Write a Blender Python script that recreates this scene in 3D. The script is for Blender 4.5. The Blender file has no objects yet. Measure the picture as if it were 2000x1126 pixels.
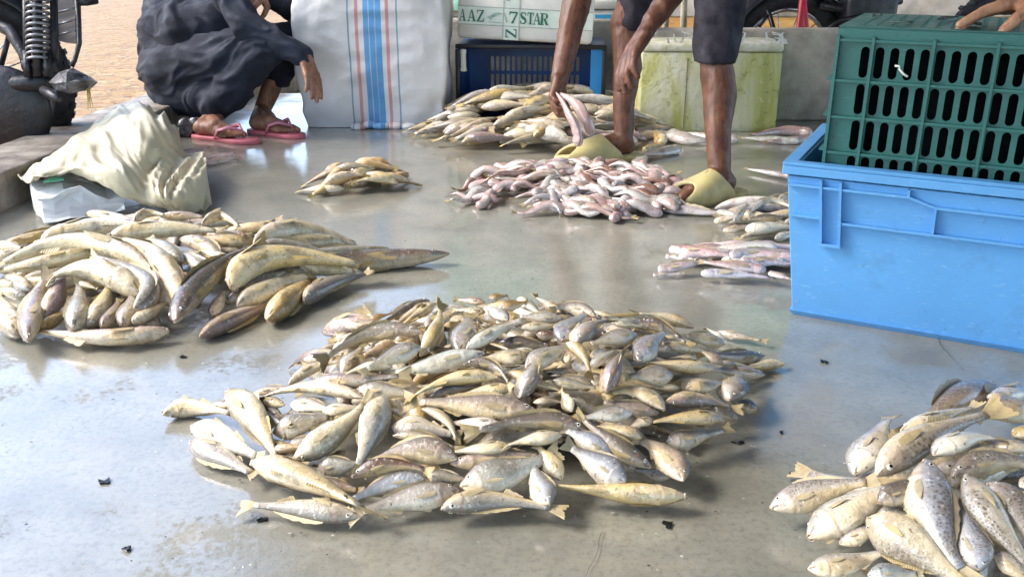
import bpy, bmesh, math, random
import numpy as np
from mathutils import Vector, Matrix, noise, Quaternion
random.seed(7)
R = math.radians
scene = bpy.context.scene
COL = scene.collection

# ------------------------------------------------------------------ camera, sky, sun, exposure
CAM_H, FPX, PITCH = 0.78, 1800.0, R(20.8)
cam_data = bpy.data.cameras.new('camera')
cam = bpy.data.objects.new('camera', cam_data)
COL.objects.link(cam)
cam.location = (0, 0, CAM_H)
cam.rotation_euler = (R(90) - PITCH, 0, 0)
cam_data.sensor_width = 36.0
cam_data.lens = 36.0 * FPX / 2000.0
cam_data.clip_start = 0.02
cam_data.clip_end = 500
scene.camera = cam

SUN_EL, SUN_AZ = R(44), R(-92)          # azimuth measured from +Y towards +X: light comes from the left
world = bpy.data.worlds.new('World')
scene.world = world
world.use_nodes = True
wn = world.node_tree
for n in list(wn.nodes):
    wn.nodes.remove(n)
sky = wn.nodes.new('ShaderNodeTexSky')
sky.sky_type = 'NISHITA'
sky.sun_disc = False
sky.sun_elevation = SUN_EL
sky.sun_rotation = SUN_AZ
sky.air_density = 1.0
sky.dust_density = 1.8
sky.ozone_density = 1.0
bg = wn.nodes.new('ShaderNodeBackground')
bg.inputs['Strength'].default_value = 0.15
wo = wn.nodes.new('ShaderNodeOutputWorld')
wn.links.new(sky.outputs[0], bg.inputs['Color'])
wn.links.new(bg.outputs[0], wo.inputs['Surface'])

sun_data = bpy.data.lights.new('sun', 'SUN')
sun_data.energy = 0.9
sun_data.angle = R(18)
sun_data.color = (1.0, 0.95, 0.87)
sun = bpy.data.objects.new('sun', sun_data)
COL.objects.link(sun)
sd = Vector((math.sin(SUN_AZ) * math.cos(SUN_EL), math.cos(SUN_AZ) * math.cos(SUN_EL), math.sin(SUN_EL)))
sun.rotation_euler = sd.to_track_quat('Z', 'Y').to_euler()
sun.location = (-6, 2, 6)

scene.view_settings.view_transform = 'Standard'
scene.view_settings.look = 'None'
scene.view_settings.gamma = 1
scene.view_settings.use_curve_mapping = False
scene.view_settings.exposure = 2.1
scene.cycles.use_denoising = True
scene.cycles.max_bounces = 8
scene.cycles.diffuse_bounces = 4
scene.cycles.glossy_bounces = 4
scene.cycles.sample_clamp_indirect = 6.0

# ------------------------------------------------------------------ where a photo point stands in the place
CP, SP = math.cos(PITCH), math.sin(PITCH)
CAMP = Vector((0, 0, CAM_H))
def ray(px, py):
    u, v = (px - 1000) / FPX, (py - 563) / FPX
    return Vector((u, CP - v * SP, -SP - v * CP))
def P(px, py, z):                     # point at depth z along the view
    return CAMP + ray(px, py) * z
def G(px, py, h=0.0):                 # point on the level h above the floor
    d = ray(px, py)
    return CAMP + d * ((h - CAM_H) / d.z)
def scale_at(p):                      # photo pixels per metre at p
    return FPX / ((p - CAMP).dot(Vector((0, CP, -SP))))
def project(p):
    q = p - CAMP
    z = q.dot(Vector((0, CP, -SP)))
    return 1000 + FPX * q.x / z, 563 - FPX * q.dot(Vector((0, SP, CP))) / z

# ------------------------------------------------------------------ mesh and object helpers
class MB:
    def __init__(s):
        s.v, s.f, s.m, s.sm = [], [], [], []
    def add(s, verts, faces, mat=0, smooth=False, M=None):
        b = len(s.v)
        for p in verts:
            p = Vector(p)
            s.v.append(tuple(M @ p) if M is not None else tuple(p))
        for f in faces:
            s.f.append([i + b for i in f]); s.m.append(mat); s.sm.append(smooth)
    def box(s, c, size, M=None, mat=0, bev=0.0, taper=(1, 1)):
        x, y, z = [k / 2 for k in size]
        if bev <= 0:
            vs = [(-x * taper[0], -y * taper[1], -z), (x * taper[0], -y * taper[1], -z), (x * taper[0], y * taper[1], -z), (-x * taper[0], y * taper[1], -z),
                  (-x, -y, z), (x, -y, z), (x, y, z), (-x, y, z)]
            fs = [(3, 2, 1, 0), (4, 5, 6, 7), (0, 1, 5, 4), (1, 2, 6, 5), (2, 3, 7, 6), (3, 0, 4, 7)]
            vs = [(p[0] + c[0], p[1] + c[1], p[2] + c[2]) for p in vs]
            s.add(vs, fs, mat, False, M)
            return
        bm = bmesh.new()
        bmesh.ops.create_cube(bm, size=1.0)
        for v in bm.verts:
            k = v.co.z < 0
            v.co = Vector((v.co.x * 2 * x * (taper[0] if k else 1), v.co.y * 2 * y * (taper[1] if k else 1), v.co.z * 2 * z))
        bmesh.ops.bevel(bm, geom=list(bm.edges), offset=bev, segments=2, affect='EDGES', profile=0.5)
        bm.verts.index_update()
        s.add([v.co + Vector(c) for v in bm.verts], [[v.index for v in f.verts] for f in bm.faces], mat, True, M)
        bm.free()
    def tube(s, pts, rad, seg=10, mat=0, M=None, closed=False, flat=1.0, up=None):
        pts = [Vector(p) for p in pts]
        n = len(pts)
        if not hasattr(rad, '__len__'):
            rad = [rad] * n
        T = []
        for i in range(n):
            a, b = (pts[(i - 1) % n], pts[(i + 1) % n]) if closed else (pts[max(i - 1, 0)], pts[min(i + 1, n - 1)])
            T.append((b - a).normalized())
        N = up if up is not None else (Vector((0, 0, 1)) if abs(T[0].z) < .9 else Vector((1, 0, 0)))
        vs, fs = [], []
        for i in range(n):
            N = (N - T[i] * N.dot(T[i])).normalized()
            B = T[i].cross(N)
            for k in range(seg):
                a = 2 * math.pi * k / seg
                vs.append(pts[i] + N * (math.cos(a) * rad[i] * flat) + B * (math.sin(a) * rad[i]))
        for i in range(n if closed else n - 1):
            j = (i + 1) % n
            for k in range(seg):
                l = (k + 1) % seg
                fs.append((i * seg + k, i * seg + l, j * seg + l, j * seg + k))
        if not closed:
            fs.append(list(range(seg))[::-1]); fs.append([(n - 1) * seg + k for k in range(seg)])
        s.add(vs, fs, mat, True, M)
    def ring(s, c, axis, rad, r, seg=40, sub=8, mat=0):
        c, axis = Vector(c), Vector(axis).normalized()
        u = axis.orthogonal().normalized(); w = axis.cross(u)
        s.tube([c + u * (rad * math.cos(2 * math.pi * i / seg)) + w * (rad * math.sin(2 * math.pi * i / seg)) for i in range(seg)], r, sub, mat, closed=True)
    def sphere(s, c, r, seg=12, rings=8, mat=0, M=None):
        c = Vector(c); r = (r, r, r) if not hasattr(r, '__len__') else r
        vs = [(c.x, c.y, c.z + r[2])]
        for i in range(1, rings):
            a = math.pi * i / rings
            for k in range(seg):
                b = 2 * math.pi * k / seg
                vs.append((c.x + r[0] * math.sin(a) * math.cos(b), c.y + r[1] * math.sin(a) * math.sin(b), c.z + r[2] * math.cos(a)))
        vs.append((c.x, c.y, c.z - r[2]))
        fs = [(0, 1 + k, 1 + (k + 1) % seg) for k in range(seg)]
        for i in range(rings - 2):
            for k in range(seg):
                a = 1 + i * seg
                fs.append((a + k, a + seg + k, a + seg + (k + 1) % seg, a + (k + 1) % seg))
        e = len(vs) - 1
        fs += [(e, e - seg + (k + 1) % seg, e - seg + k) for k in range(seg)]
        s.add(vs, fs, mat, True, M)
    def prism(s, poly, z0, z1, mat=0, M=None):     # poly: 2D outline (x, y), extruded in z
        n = len(poly)
        vs = [(p[0], p[1], z0) for p in poly] + [(p[0], p[1], z1) for p in poly]
        fs = [list(range(n))[::-1], list(range(n, 2 * n))] + [(i, (i + 1) % n, n + (i + 1) % n, n + i) for i in range(n)]
        s.add(vs, fs, mat, False, M)
    def mesh(s, name, mats):
        me = bpy.data.meshes.new(name)
        me.from_pydata(s.v, [], s.f)
        for m in (mats if isinstance(mats, (list, tuple)) else [mats]):
            me.materials.append(m)
        me.polygons.foreach_set('material_index', s.m)
        me.polygons.foreach_set('use_smooth', s.sm)
        me.update()
        return me
    def build(s, name, mats, parent=None, origin=None):
        if origin is not None:
            o_ = Vector(origin)
            s.v = [tuple(Vector(p) - o_) for p in s.v]
        o = bpy.data.objects.new(name, s.mesh(name, mats))
        COL.objects.link(o)
        if parent is not None:
            o.parent = parent
        elif origin is not None:
            o.location = origin
        return o

def link(name, me, parent=None, loc=None):
    o = bpy.data.objects.new(name, me)
    COL.objects.link(o)
    if parent is not None:
        o.parent = parent
    if loc is not None:
        o.location = loc
    return o
def tag(o, label=None, cat=None, group=None, kind=None):
    for k, v in (('label', label), ('category', cat), ('group', group), ('kind', kind)):
        if v:
            o[k] = v
    return o
def empty(name, loc=(0, 0, 0), rz=0):
    o = bpy.data.objects.new(name, None)
    COL.objects.link(o)
    o.location = loc
    o.rotation_euler = (0, 0, rz)
    o.empty_display_size = .1
    return o

# ------------------------------------------------------------------ materials
def nodes_of(name):
    m = bpy.data.materials.new(name)
    m.use_nodes = True
    t = m.node_tree
    return m, t, t.nodes['Principled BSDF'], t.nodes, t.links
def nz(N, L, scale, detail=4, rough=.55, vec=None, dist=0.0):
    n = N.new('ShaderNodeTexNoise')
    n.inputs['Scale'].default_value = scale
    n.inputs['Detail'].default_value = detail
    n.inputs['Roughness'].default_value = rough
    n.inputs['Distortion'].default_value = dist
    if vec is not None:
        L.new(vec, n.inputs['Vector'])
    return n
def ramp(N, L, src, stops):
    r = N.new('ShaderNodeValToRGB')
    e = r.color_ramp.elements
    while len(e) < len(stops):
        e.new(.5)
    for i, (p, c) in enumerate(stops):
        e[i].position = p
        e[i].color = (c, c, c, 1) if not hasattr(c, '__len__') else (*c, 1)
    L.new(src, r.inputs[0])
    return r
def math_(N, L, op, a, b=None, clamp=False):
    n = N.new('ShaderNodeMath'); n.operation = op; n.use_clamp = clamp
    for i, x in enumerate((a, b)):
        if x is None:
            continue
        if isinstance(x, (int, float)):
            n.inputs[i].default_value = x
        else:
            L.new(x, n.inputs[i])
    return n.outputs[0]
def mix(N, L, fac, a, b, mode='MIX'):
    n = N.new('ShaderNodeMix'); n.data_type = 'RGBA'; n.blend_type = mode
    if isinstance(fac, (int, float)):
        n.inputs[0].default_value = fac
    else:
        L.new(fac, n.inputs[0])
    for i, x in ((6, a), (7, b)):
        if hasattr(x, '__len__'):
            n.inputs[i].default_value = (*x, 1)
        else:
            L.new(x, n.inputs[i])
    return n.outputs[2]
def bump(N, L, bsdf, src, strength, dist=.01, prev=None):
    b = N.new('ShaderNodeBump')
    b.inputs['Strength'].default_value = strength
    b.inputs['Distance'].default_value = dist
    L.new(src, b.inputs['Height'])
    if prev is not None:
        L.new(prev.outputs[0], b.inputs['Normal'])
    L.new(b.outputs[0], bsdf.inputs['Normal'])
    return b
def mat(name, col, rough=.5, var=.15, scale=8.0, metal=0.0, spec=.5, bmp=0.0, bscale=40.0, bdist=.004, col2=None, obj=True, lo=.35, hi=.65, coat=0.0):
    m, t, b, N, L = nodes_of(name)
    tc = N.new('ShaderNodeTexCoord')
    v = tc.outputs['Object']
    n = nz(N, L, scale, 6, .6, v)
    c2 = col2 if col2 else tuple(max(0, c * (1 - var * 1.6)) for c in col)
    r = ramp(N, L, n.outputs['Fac'], [(lo, c2), (hi, tuple(min(1, c * (1 + var * .4)) for c in col))])
    L.new(r.outputs[0], b.inputs['Base Color'])
    rr = ramp(N, L, n.outputs['Fac'], [(.3, min(1, rough * 1.25)), (.7, rough * .8)])
    L.new(rr.outputs[0], b.inputs['Roughness'])
    b.inputs['Metallic'].default_value = metal
    b.inputs['Specular IOR Level'].default_value = spec
    b.inputs['Coat Weight'].default_value = coat
    b.inputs['Coat Roughness'].default_value = .12
    if bmp:
        n2 = nz(N, L, bscale, 5, .6, v)
        bump(N, L, b, n2.outputs['Fac'], bmp, bdist)
    return m
# ------------------------------------------------------------------ the setting
def floor_material():
    m, t, b, N, L = nodes_of('wet_concrete')
    tc = N.new('ShaderNodeTexCoord'); v = tc.outputs['Object']
    big = nz(N, L, .9, 4, .55, v, .4)
    mid = nz(N, L, 5.0, 8, .62, v)
    fine = nz(N, L, 90, 6, .7, v)
    grain = nz(N, L, 420, 3, .7, v)
    c = ramp(N, L, mid.outputs['Fac'], [(.28, (.170, .168, .138)), (.50, (.255, .250, .205)), (.72, (.330, .322, .262))])
    c = mix(N, L, ramp(N, L, fine.outputs['Fac'], [(.36, .55), (.52, 0)]).outputs[0], c.outputs[0], (.15, .135, .11))
    stain = nz(N, L, 2.3, 6, .6, v, 1.2)
    c = mix(N, L, ramp(N, L, stain.outputs['Fac'], [(.54, 0), (.66, .5)]).outputs[0], c, (.36, .32, .24))
    c = mix(N, L, ramp(N, L, stain.outputs['Fac'], [(.30, .4), (.42, 0)]).outputs[0], c, (.13, .125, .11))
    L.new(c, b.inputs['Base Color'])
    # standing water: a smooth film over most of it, rough damp concrete in patches
    wsum = math_(N, L, 'ADD', big.outputs['Fac'], math_(N, L, 'MULTIPLY', math_(N, L, 'SUBTRACT', mid.outputs['Fac'], .5), .55))
    wsum = math_(N, L, 'ADD', wsum, math_(N, L, 'MULTIPLY', math_(N, L, 'SUBTRACT', fine.outputs['Fac'], .5), .30))
    wet = ramp(N, L, wsum, [(.37, 0.0), (.42, 1.0)])
    b.inputs['Roughness'].default_value = .42
    b.inputs['Specular IOR Level'].default_value = .45
    L.new(ramp(N, L, wet.outputs[0], [(0, .25), (1, 1.0)]).outputs[0], b.inputs['Coat Weight'])
    L.new(ramp(N, L, wet.outputs[0], [(0, .26), (1, .02)]).outputs[0], b.inputs['Coat Roughness'])
    b.inputs['Coat IOR'].default_value = 2.1
    p = bump(N, L, b, grain.outputs['Fac'], .25, .0012)
    bump(N, L, b, fine.outputs['Fac'], .30, .003, p)
    cb = N.new('ShaderNodeBump'); cb.inputs['Distance'].default_value = .004
    L.new(ramp(N, L, wet.outputs[0], [(0, .55), (1, .07)]).outputs[0], cb.inputs['Strength'])
    L.new(fine.outputs['Fac'], cb.inputs['Height'])
    cb2 = N.new('ShaderNodeBump'); cb2.inputs['Distance'].default_value = .006; cb2.inputs['Strength'].default_value = .10
    rip = nz(N, L, 14, 3, .5, v, .5)
    L.new(rip.outputs['Fac'], cb2.inputs['Height']); L.new(cb.outputs[0], cb2.inputs['Normal'])
    L.new(cb2.outputs[0], b.inputs['Coat Normal'])
    return m
def mud_material():
    m, t, b, N, L = nodes_of('muddy_water')
    tc = N.new('ShaderNodeTexCoord')
    mp = N.new('ShaderNodeMapping'); mp.inputs['Scale'].default_value = (.8, 1.7, 1)
    L.new(tc.outputs['Object'], mp.inputs[0]); v = mp.outputs[0]
    n1 = nz(N, L, 2.2, 6, .6, v, .8)
    n2 = nz(N, L, 9, 4, .55, v, .6)
    c = ramp(N, L, n1.outputs['Fac'], [(.30, (.27, .125, .026)), (.5, (.35, .175, .040)), (.70, (.41, .23, .066))])  # light and dark of the ripples put into the mud colour
    L.new(c.outputs[0], b.inputs['Base Color'])
    b.inputs['Roughness'].default_value = .35
    b.inputs['Specular IOR Level'].default_value = .12
    bump(N, L, b, n2.outputs['Fac'], 1.0, .10)
    return m
M_FLOOR = floor_material()
M_MUD = mud_material()
M_CONC = mat('old_concrete', (.34, .315, .265), .75, .5, 6, bmp=.5, bscale=45, bdist=.006, col2=(.17, .155, .13))
M_KERB = mat('damp_kerb', (.30, .27, .23), .6, .6, 9, bmp=.6, bscale=60, bdist=.006, col2=(.13, .105, .085))
M_WALLB = mat('pale_plaster', (.62, .59, .50), .8, .3, 3, bmp=.3, bscale=20)
M_TIN = mat('roof_sheet', (.20, .19, .165), .6, .35, 4)
M_POST = mat('post_paint', (.25, .24, .21), .6, .4, 8)

K0, K1 = G(0, 415), G(330, 262, .0)
kd = Vector((K1.x - K0.x, K1.y - K0.y, 0)).normalized()
kn = Vector((-kd.y, kd.x, 0))            # towards the street
def kp(s_, off, z=0.0):
    return Vector((K0.x, K0.y, 0)) + kd * s_ + kn * off + Vector((0, 0, z))
# floor slab: from behind the camera to the wall and beyond
fl = MB()
wy_ = G(1560, 236).y
a0, a1 = kp(-9, -.0), kp((wy_ + .8 - K0.y) / kd.y, -.0)
poly = [(a0.x, a0.y), (9, a0.y), (9, a1.y), (a1.x, a1.y)]
n_ = 4
fl.add([(x, y, 0) for x, y in poly], [(0, 1, 2, 3)])
fl.add([(a0.x, a0.y, 0), (a1.x, a1.y, 0), (a1.x, a1.y, -.3), (a0.x, a0.y, -.3)], [(0, 1, 2, 3)])
floor = tag(fl.build('floor', [M_FLOOR]), kind='structure')
cr = MB()
M_CRACK = mat('crack_dark', (.10, .092, .075), .8, .3, 40)
def crack(pts, w):
    ps = [G(*p, .0) for p in pts]
    out = []
    for i in range(len(ps) - 1):
        for k in range(4):
            q = ps[i].lerp(ps[i + 1], k / 4)
            out.append(q + Vector((random.uniform(-1, 1), random.uniform(-1, 1), 0)) * .0016)
    out.append(ps[-1])
    vs, fs = [], []
    for i, q in enumerate(out):
        d = (out[min(i + 1, len(out) - 1)] - out[max(i - 1, 0)]).normalized()
        nn = Vector((-d.y, d.x, 0)) * w * random.uniform(.4, 1.1) * (1 - .6 * abs(i / len(out) - .4))
        vs += [q + nn + Vector((0, 0, .004)), q - nn + Vector((0, 0, .004))]
    fs = [(2 * i, 2 * i + 1, 2 * i + 3, 2 * i + 2) for i in range(len(out) - 1)]
    cr.add(vs, fs)
crack([(1828, 655), (1840, 680), (1862, 705), (1880, 727)], .0013)
crack([(1138, 1140), (1165, 1085), (1176, 1040)], .0006)
cr.build('crack', [M_CRACK], floor)

gm = MB()
gm.add([(-120, -40, -.09), (120, -40, -.09), (120, 220, -.09), (-120, 220, -.09)], [(0, 1, 2, 3)])
tag(gm.build('muddy_street', [M_MUD]), kind='structure')
kb = MB()
rng = random.Random(4)
for i in range(14):
    s0, s1 = -6 + i * .95, -6 + (i + 1) * .95 - .008
    c_ = kp((s0 + s1) / 2, .13, -.04)
    Mk = Matrix.Translation(c_) @ Matrix.Rotation(math.atan2(kd.y, kd.x), 4, 'Z')
    k = MB(); k.box((0, 0, 0), (s1 - s0, .26, .30 + rng.uniform(-.006, .006)), Mk, 0, .014)
    kb_o = k.build('kerb_stone', [M_KERB], None, c_)
    if i == 0:
        kerb = empty('kerb', c_)
        tag(kerb, 'low raised concrete kerb between the wet floor and the muddy street', 'kerb')
    kb_o.parent = kerb; kb_o.location = c_ - kerb.location

# market shed roof on posts, open to the street on the left
rf = MB()
ang_r = R(7)
rd = Vector((math.sin(ang_r), math.cos(ang_r), 0))
rb = Vector((-1.52, 4.2, 0))
RE = [rb + rd * s_ for s_ in (-10.0, 3.6)]
vs, fs = [], []
nx = 60
for i in range(nx + 1):
    for k, e in enumerate((0, 1)):
        p = RE[e]
        x = p.x + (7.5 - p.x) * i / nx
        vs.append((x, p.y, 2.62 + .10 * i / nx * 6 + .018 * (i % 2)))
fs = [(2 * i, 2 * i + 1, 2 * i + 3, 2 * i + 2) for i in range(nx)]
rf.add(vs, fs)
roof = empty('market_shed', (RE[0].x, RE[0].y, 0))
tag(roof, 'open sided market shed roof of corrugated sheet over the wet floor', 'shed')
ro = rf.build('roof', [M_TIN], None)
ro.parent = roof; ro.location = -Vector(roof.location)
sm = ro.modifiers.new('thick', 'SOLIDIFY'); sm.thickness = .012
for s_ in (-9.4, -4.2, 2.1):
    p = rb + rd * s_ + Vector((.06, 0, 0))
    q = MB(); q.box((0, 0, 1.31), (.10, .10, 2.62), None, 0, .008)
    o = q.build('post', [M_POST], roof); o.location = p - Vector(roof.location)

# low concrete wall at the back, pale building far behind it
def yawbox(name, c, size, mat_, yaw=0, bev=.01, label=None, cat=None, M2=None):
    q = MB(); q.box((0, 0, size[2] / 2), size, None, 0, bev)
    o = q.build(name, [mat_]); o.location = c; o.rotation_euler = (0, 0, yaw)
    if label:
        tag(o, label, cat)
    return o
w0 = P(1140, 0, 4.55); w0.z = 0
wy = G(1560, 236).y
wl = MB()
wl.box((0, 0, .20), (3.4, .14, .40), None, 0, .012)
cw = wl.build('concrete_wall', [M_CONC]); cw.location = (2.27, wy + .07, 0)
w2 = MB(); w2.box((0, 0, .20), (1.45, .14, .40), None, 0, .012)
c2w = w2.build('concrete_wall', [M_CONC]); c2w.location = (-.165, wy + .62, 0)  # wall piece added behind the navy crate so its slots look darker
tag(c2w, 'low grey concrete wall added behind the navy crate to darken its slots', 'wall')
tag(cw, 'low grey concrete wall behind the mouldy box and the crates', 'wall')
bwall = MB()
bwall.box((0, 0, 4.0), (15, .3, 8.0), None, 0, .02)
bw = empty('building', (6.5, 11.4, -.09)); tag(bw, 'pale plastered building standing across the yard behind the wall', 'building')
o = bwall.build('wall', [M_WALLB], bw)
M_SHUT = mat('green_shutter', (.26, .50, .38), .5, .25, 6)
for i, (sx, sz) in enumerate(((-6.75, .05), (-6.75, 2.75), (-2.9, .05), (.6, .05), (-2.9, 3.2), (.6, 3.2))):
    sh = empty('shutter'); sh.parent = bw; sh.location = (sx, -.18, sz)
    sm_ = MB(); sm_.box((0, 0, .08), (1.35, .05, .152), None, 0, .01)
    me_ = sm_.mesh('slat', [M_SHUT])
    for k in range(14):
        link('slat', me_, sh, (0, 0, .02 + k * .16))
# ------------------------------------------------------------------ crates, boxes, sack
def scuffed(name, col, worn, dirt, rough):
    m, t, b, N, L = nodes_of(name)
    tc = N.new('ShaderNodeTexCoord'); v = tc.outputs['Object']
    mp = N.new('ShaderNodeMapping'); mp.inputs['Scale'].default_value = (1, 1, 5); mp.inputs['Rotation'].default_value = (0, .5, .2); L.new(v, mp.inputs[0])
    n1 = nz(N, L, 5, 6, .6, v); n2 = nz(N, L, 45, 4, .65, mp.outputs[0]); n3 = nz(N, L, 60, 4, .6, v); n4 = nz(N, L, 9, 7, .7, v)
    c = ramp(N, L, n1.outputs['Fac'], [(.3, tuple(k * .88 for k in col)), (.7, col)]).outputs[0]
    c = mix(N, L, ramp(N, L, n2.outputs['Fac'], [(.58, 0), (.72, .55)]).outputs[0], c, worn)
    c = mix(N, L, ramp(N, L, n3.outputs['Fac'], [(.66, 0), (.72, .6)]).outputs[0], c, dirt)
    c = mix(N, L, ramp(N, L, n4.outputs['Fac'], [(.56, 0), (.74, .40)]).outputs[0], c, dirt)
    L.new(c, b.inputs['Base Color'])
    L.new(ramp(N, L, n2.outputs['Fac'], [(.3, rough), (.7, min(1, rough * 1.7))]).outputs[0], b.inputs['Roughness'])
    bump(N, L, b, n2.outputs['Fac'], .12, .002)
    return m
M_BLUE = scuffed('blue_plastic', (.10, .325, .65), (.26, .46, .70), (.07, .17, .30), .40)
M_BLUED = mat('navy_plastic', (.012, .085, .30), .38, .25, 6, col2=(.008, .05, .19))
M_GREEN = scuffed('green_plastic', (.018, .125, .112), (.07, .19, .17), (.012, .045, .042), .34)
M_FOAM = mat('white_foam', (.72, .71, .66), .6, .12, 5, bmp=.25, bscale=160, bdist=.003)
M_DARKRIM = mat('black_plastic', (.012, .013, .016), .4, .2, 6)

def stadium(w, h, n=6):
    r = w / 2
    out = []
    for i in range(n + 1):
        a = math.pi * i / n
        out.append((r * math.cos(a), h / 2 - r + r * math.sin(a)))
    for i in range(n + 1):
        a = math.pi + math.pi * i / n
        out.append((r * math.cos(a), -h / 2 + r + r * math.sin(a)))
    return out
def slot_cell(mb, cx, cz, cw, ch, sw, sh, t, M, matl=0, n=5):
    """A plate cw x ch in the XZ plane with one rounded slot through it, thickness t along +Y."""
    st = stadium(sw, sh, n)
    K = len(st)
    outer = []
    for x, z in st:
        k = max(abs(x) / (cw / 2), abs(z) / (ch / 2))
        ax, az = x / (cw / 2), z / (ch / 2)
        # send slot corners to the plate's border
        if abs(ax) >= abs(az):
            outer.append((math.copysign(cw / 2, x), z * ch / sh))
        else:
            outer.append((x * cw / sw, math.copysign(ch / 2, z)))
    outer = [(max(-cw / 2, min(cw / 2, x)), max(-ch / 2, min(ch / 2, z))) for x, z in outer]
    # make sure that the four corners are on the border
    for q in ((1, 1), (-1, 1), (-1, -1), (1, -1)):
        best = min(range(K), key=lambda i: (outer[i][0] - q[0] * cw / 2) ** 2 + (outer[i][1] - q[1] * ch / 2) ** 2)
        outer[best] = (q[0] * cw / 2, q[1] * ch / 2)
    vs = []
    for y in (0, t):
        vs += [(cx + x, y, cz + z) for x, z in st] + [(cx + x, y, cz + z) for x, z in outer]
    fs = []
    for i in range(K):
        j = (i + 1) % K
        fs += [(i, j, K + j, K + i), (2 * K + i, 3 * K + i, 3 * K + j, 2 * K + j), (i, 2 * K + i, 2 * K + j, j)]
    mb.add(vs, fs, matl, False, M)

# --- blue crate, front right
B0 = G(1546, 613); B1 = G(2000, 690)
bx = Vector((B1.x - B0.x, B1.y - B0.y, 0)).normalized()
by = Vector((-bx.y, bx.x, 0))
yaw_b = math.atan2(bx.y, bx.x)
BW, BD, BH = .68, .42, .345
blue = empty('blue_crate', B0 + bx * BW / 2 + by * BD / 2, yaw_b)
tag(blue, 'large solid sided blue plastic crate with ribbed band, green crate inside it', 'crate')
q = MB()
fl_ = .038                                     # draft: wider at the rim
def ringbox(q, w0, d0, z0, w1, d1, z1, th, matl=0, bottom=False):
    o0 = [(-w0 / 2, -d0 / 2), (w0 / 2, -d0 / 2), (w0 / 2, d0 / 2), (-w0 / 2, d0 / 2)]
    o1 = [(-w1 / 2, -d1 / 2), (w1 / 2, -d1 / 2), (w1 / 2, d1 / 2), (-w1 / 2, d1 / 2)]
    i0 = [(x - math.copysign(th, x), y - math.copysign(th, y)) for x, y in o0]
    i1 = [(x - math.copysign(th, x), y - math.copysign(th, y)) for x, y in o1]
    vs = [(x, y, z0) for x, y in o0] + [(x, y, z1) for x, y in o1] + [(x, y, z0) for x, y in i0] + [(x, y, z1) for x, y in i1]
    fs = []
    for k in range(4):
        l = (k + 1) % 4
        fs += [(k, l, 4 + l, 4 + k), (8 + l, 8 + k, 12 + k, 12 + l), (4 + k, 4 + l, 12 + l, 12 + k), (l, k, 8 + k, 8 + l)]
    q.add(vs, fs, matl)
    if bottom:
        q.add([(x, y, z0) for x, y in o0], [(3, 2, 1, 0)], matl)
        q.add([(x, y, z0 + th) for x, y in i0], [(0, 1, 2, 3)], matl)
ringbox(q, BW, BD, .006, BW + 2 * fl_, BD + 2 * fl_ * .5, BH - .03, .005, 0, True)
body = q.build('body', [M_BLUE], blue)
bv = body.modifiers.new('bevel', 'BEVEL'); bv.width = .008; bv.segments = 3; bv.limit_method = 'ANGLE'
q = MB(); ringbox(q, BW - .004, BD - .004, 0, BW + .012, BD + .012, .012, .03)
q.build('base_rim', [M_BLUE], blue)
q = MB()
Wr, Dr = BW + 2 * fl_, BD + fl_
ringbox(q, Wr + .020, Dr + .020, BH - .008, Wr + .022, Dr + .022, BH, .028)
ringbox(q, Wr + .020, Dr + .020, BH - .026, Wr + .020, Dr + .020, BH - .0082, .004)
rim = q.build('rim', [M_BLUE], blue)
bv = rim.modifiers.new('bevel', 'BEVEL'); bv.width = .004; bv.segments = 2; bv.limit_method = 'ANGLE'
# ribs on the front: face leans outwards with height
def fx(x, z):                                   # a point of the front face
    k = z / (BH - .03)
    return Vector((x * (1 + 2 * fl_ / BW * k), -BD / 2 - fl_ * .5 * k, z))
def rib(name, pts, w=.006, dep=.014):
    q = MB()
    for a, b_ in zip(pts[:-1], pts[1:]):
        p0, p1 = fx(*a), fx(*b_)
        d = (p1 - p0).normalized(); nn = Vector((0, -1, .06)).normalized(); s_ = d.cross(nn).normalized()
        vs = []
        for p in (p0 - d * w * .45, p1 + d * w * .45):
            vs += [p + s_ * w / 2 + nn * .0, p - s_ * w / 2, p - s_ * w * .4 + nn * dep, p + s_ * w * .4 + nn * dep]
        q.add(vs, [(0, 1, 5, 4), (1, 2, 6, 5), (2, 3, 7, 6), (3, 0, 4, 7), (0, 3, 2, 1), (4, 5, 6, 7)])
    o = q.build(name, [M_BLUE], blue)
    return o
L0 = -BW / 2
zt, zb = BH - .035, BH - .125
rib('rib', [(L0 + .005, zb + .012), (L0 + .058, zb + .012)])
rib('rib', [(L0 + .063, zt), (L0 + .063, BH - .17), (L0 + .098, BH - .17), (L0 + .098, zt)], .007, .016)
rib('rib', [(L0 + .103, zb + .006), (BW / 2 - .103, zb + .006)])
rib('rib', [(L0 + .005, zt - .012), (L0 + .215, zt - .012), (L0 + .262, zt - .028), (BW / 2 - .27, zt - .028), (BW / 2 - .22, zt - .012), (BW / 2 - .005, zt - .012)])
for x in (L0 + .215, ):
    rib('rib', [(x, zt), (x, zt - .012)])
for x in (L0 + .262, L0 + .418):
    rib('rib', [(x, zt - .028), (x, zb + .006)])
rib('rib', [(BW / 2 - .063, zt), (BW / 2 - .063, BH - .17), (BW / 2 - .098, BH - .17), (BW / 2 - .098, zt)], .007, .016)
# left end: handle slot frame
q = MB()
for y in (-.09, .0, .09):
    q.box((-BW / 2 - fl_ * .85 - .008, y, BH - .085), (.012, .006, .09))
q.build('end_rib', [M_BLUE], blue)

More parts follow.
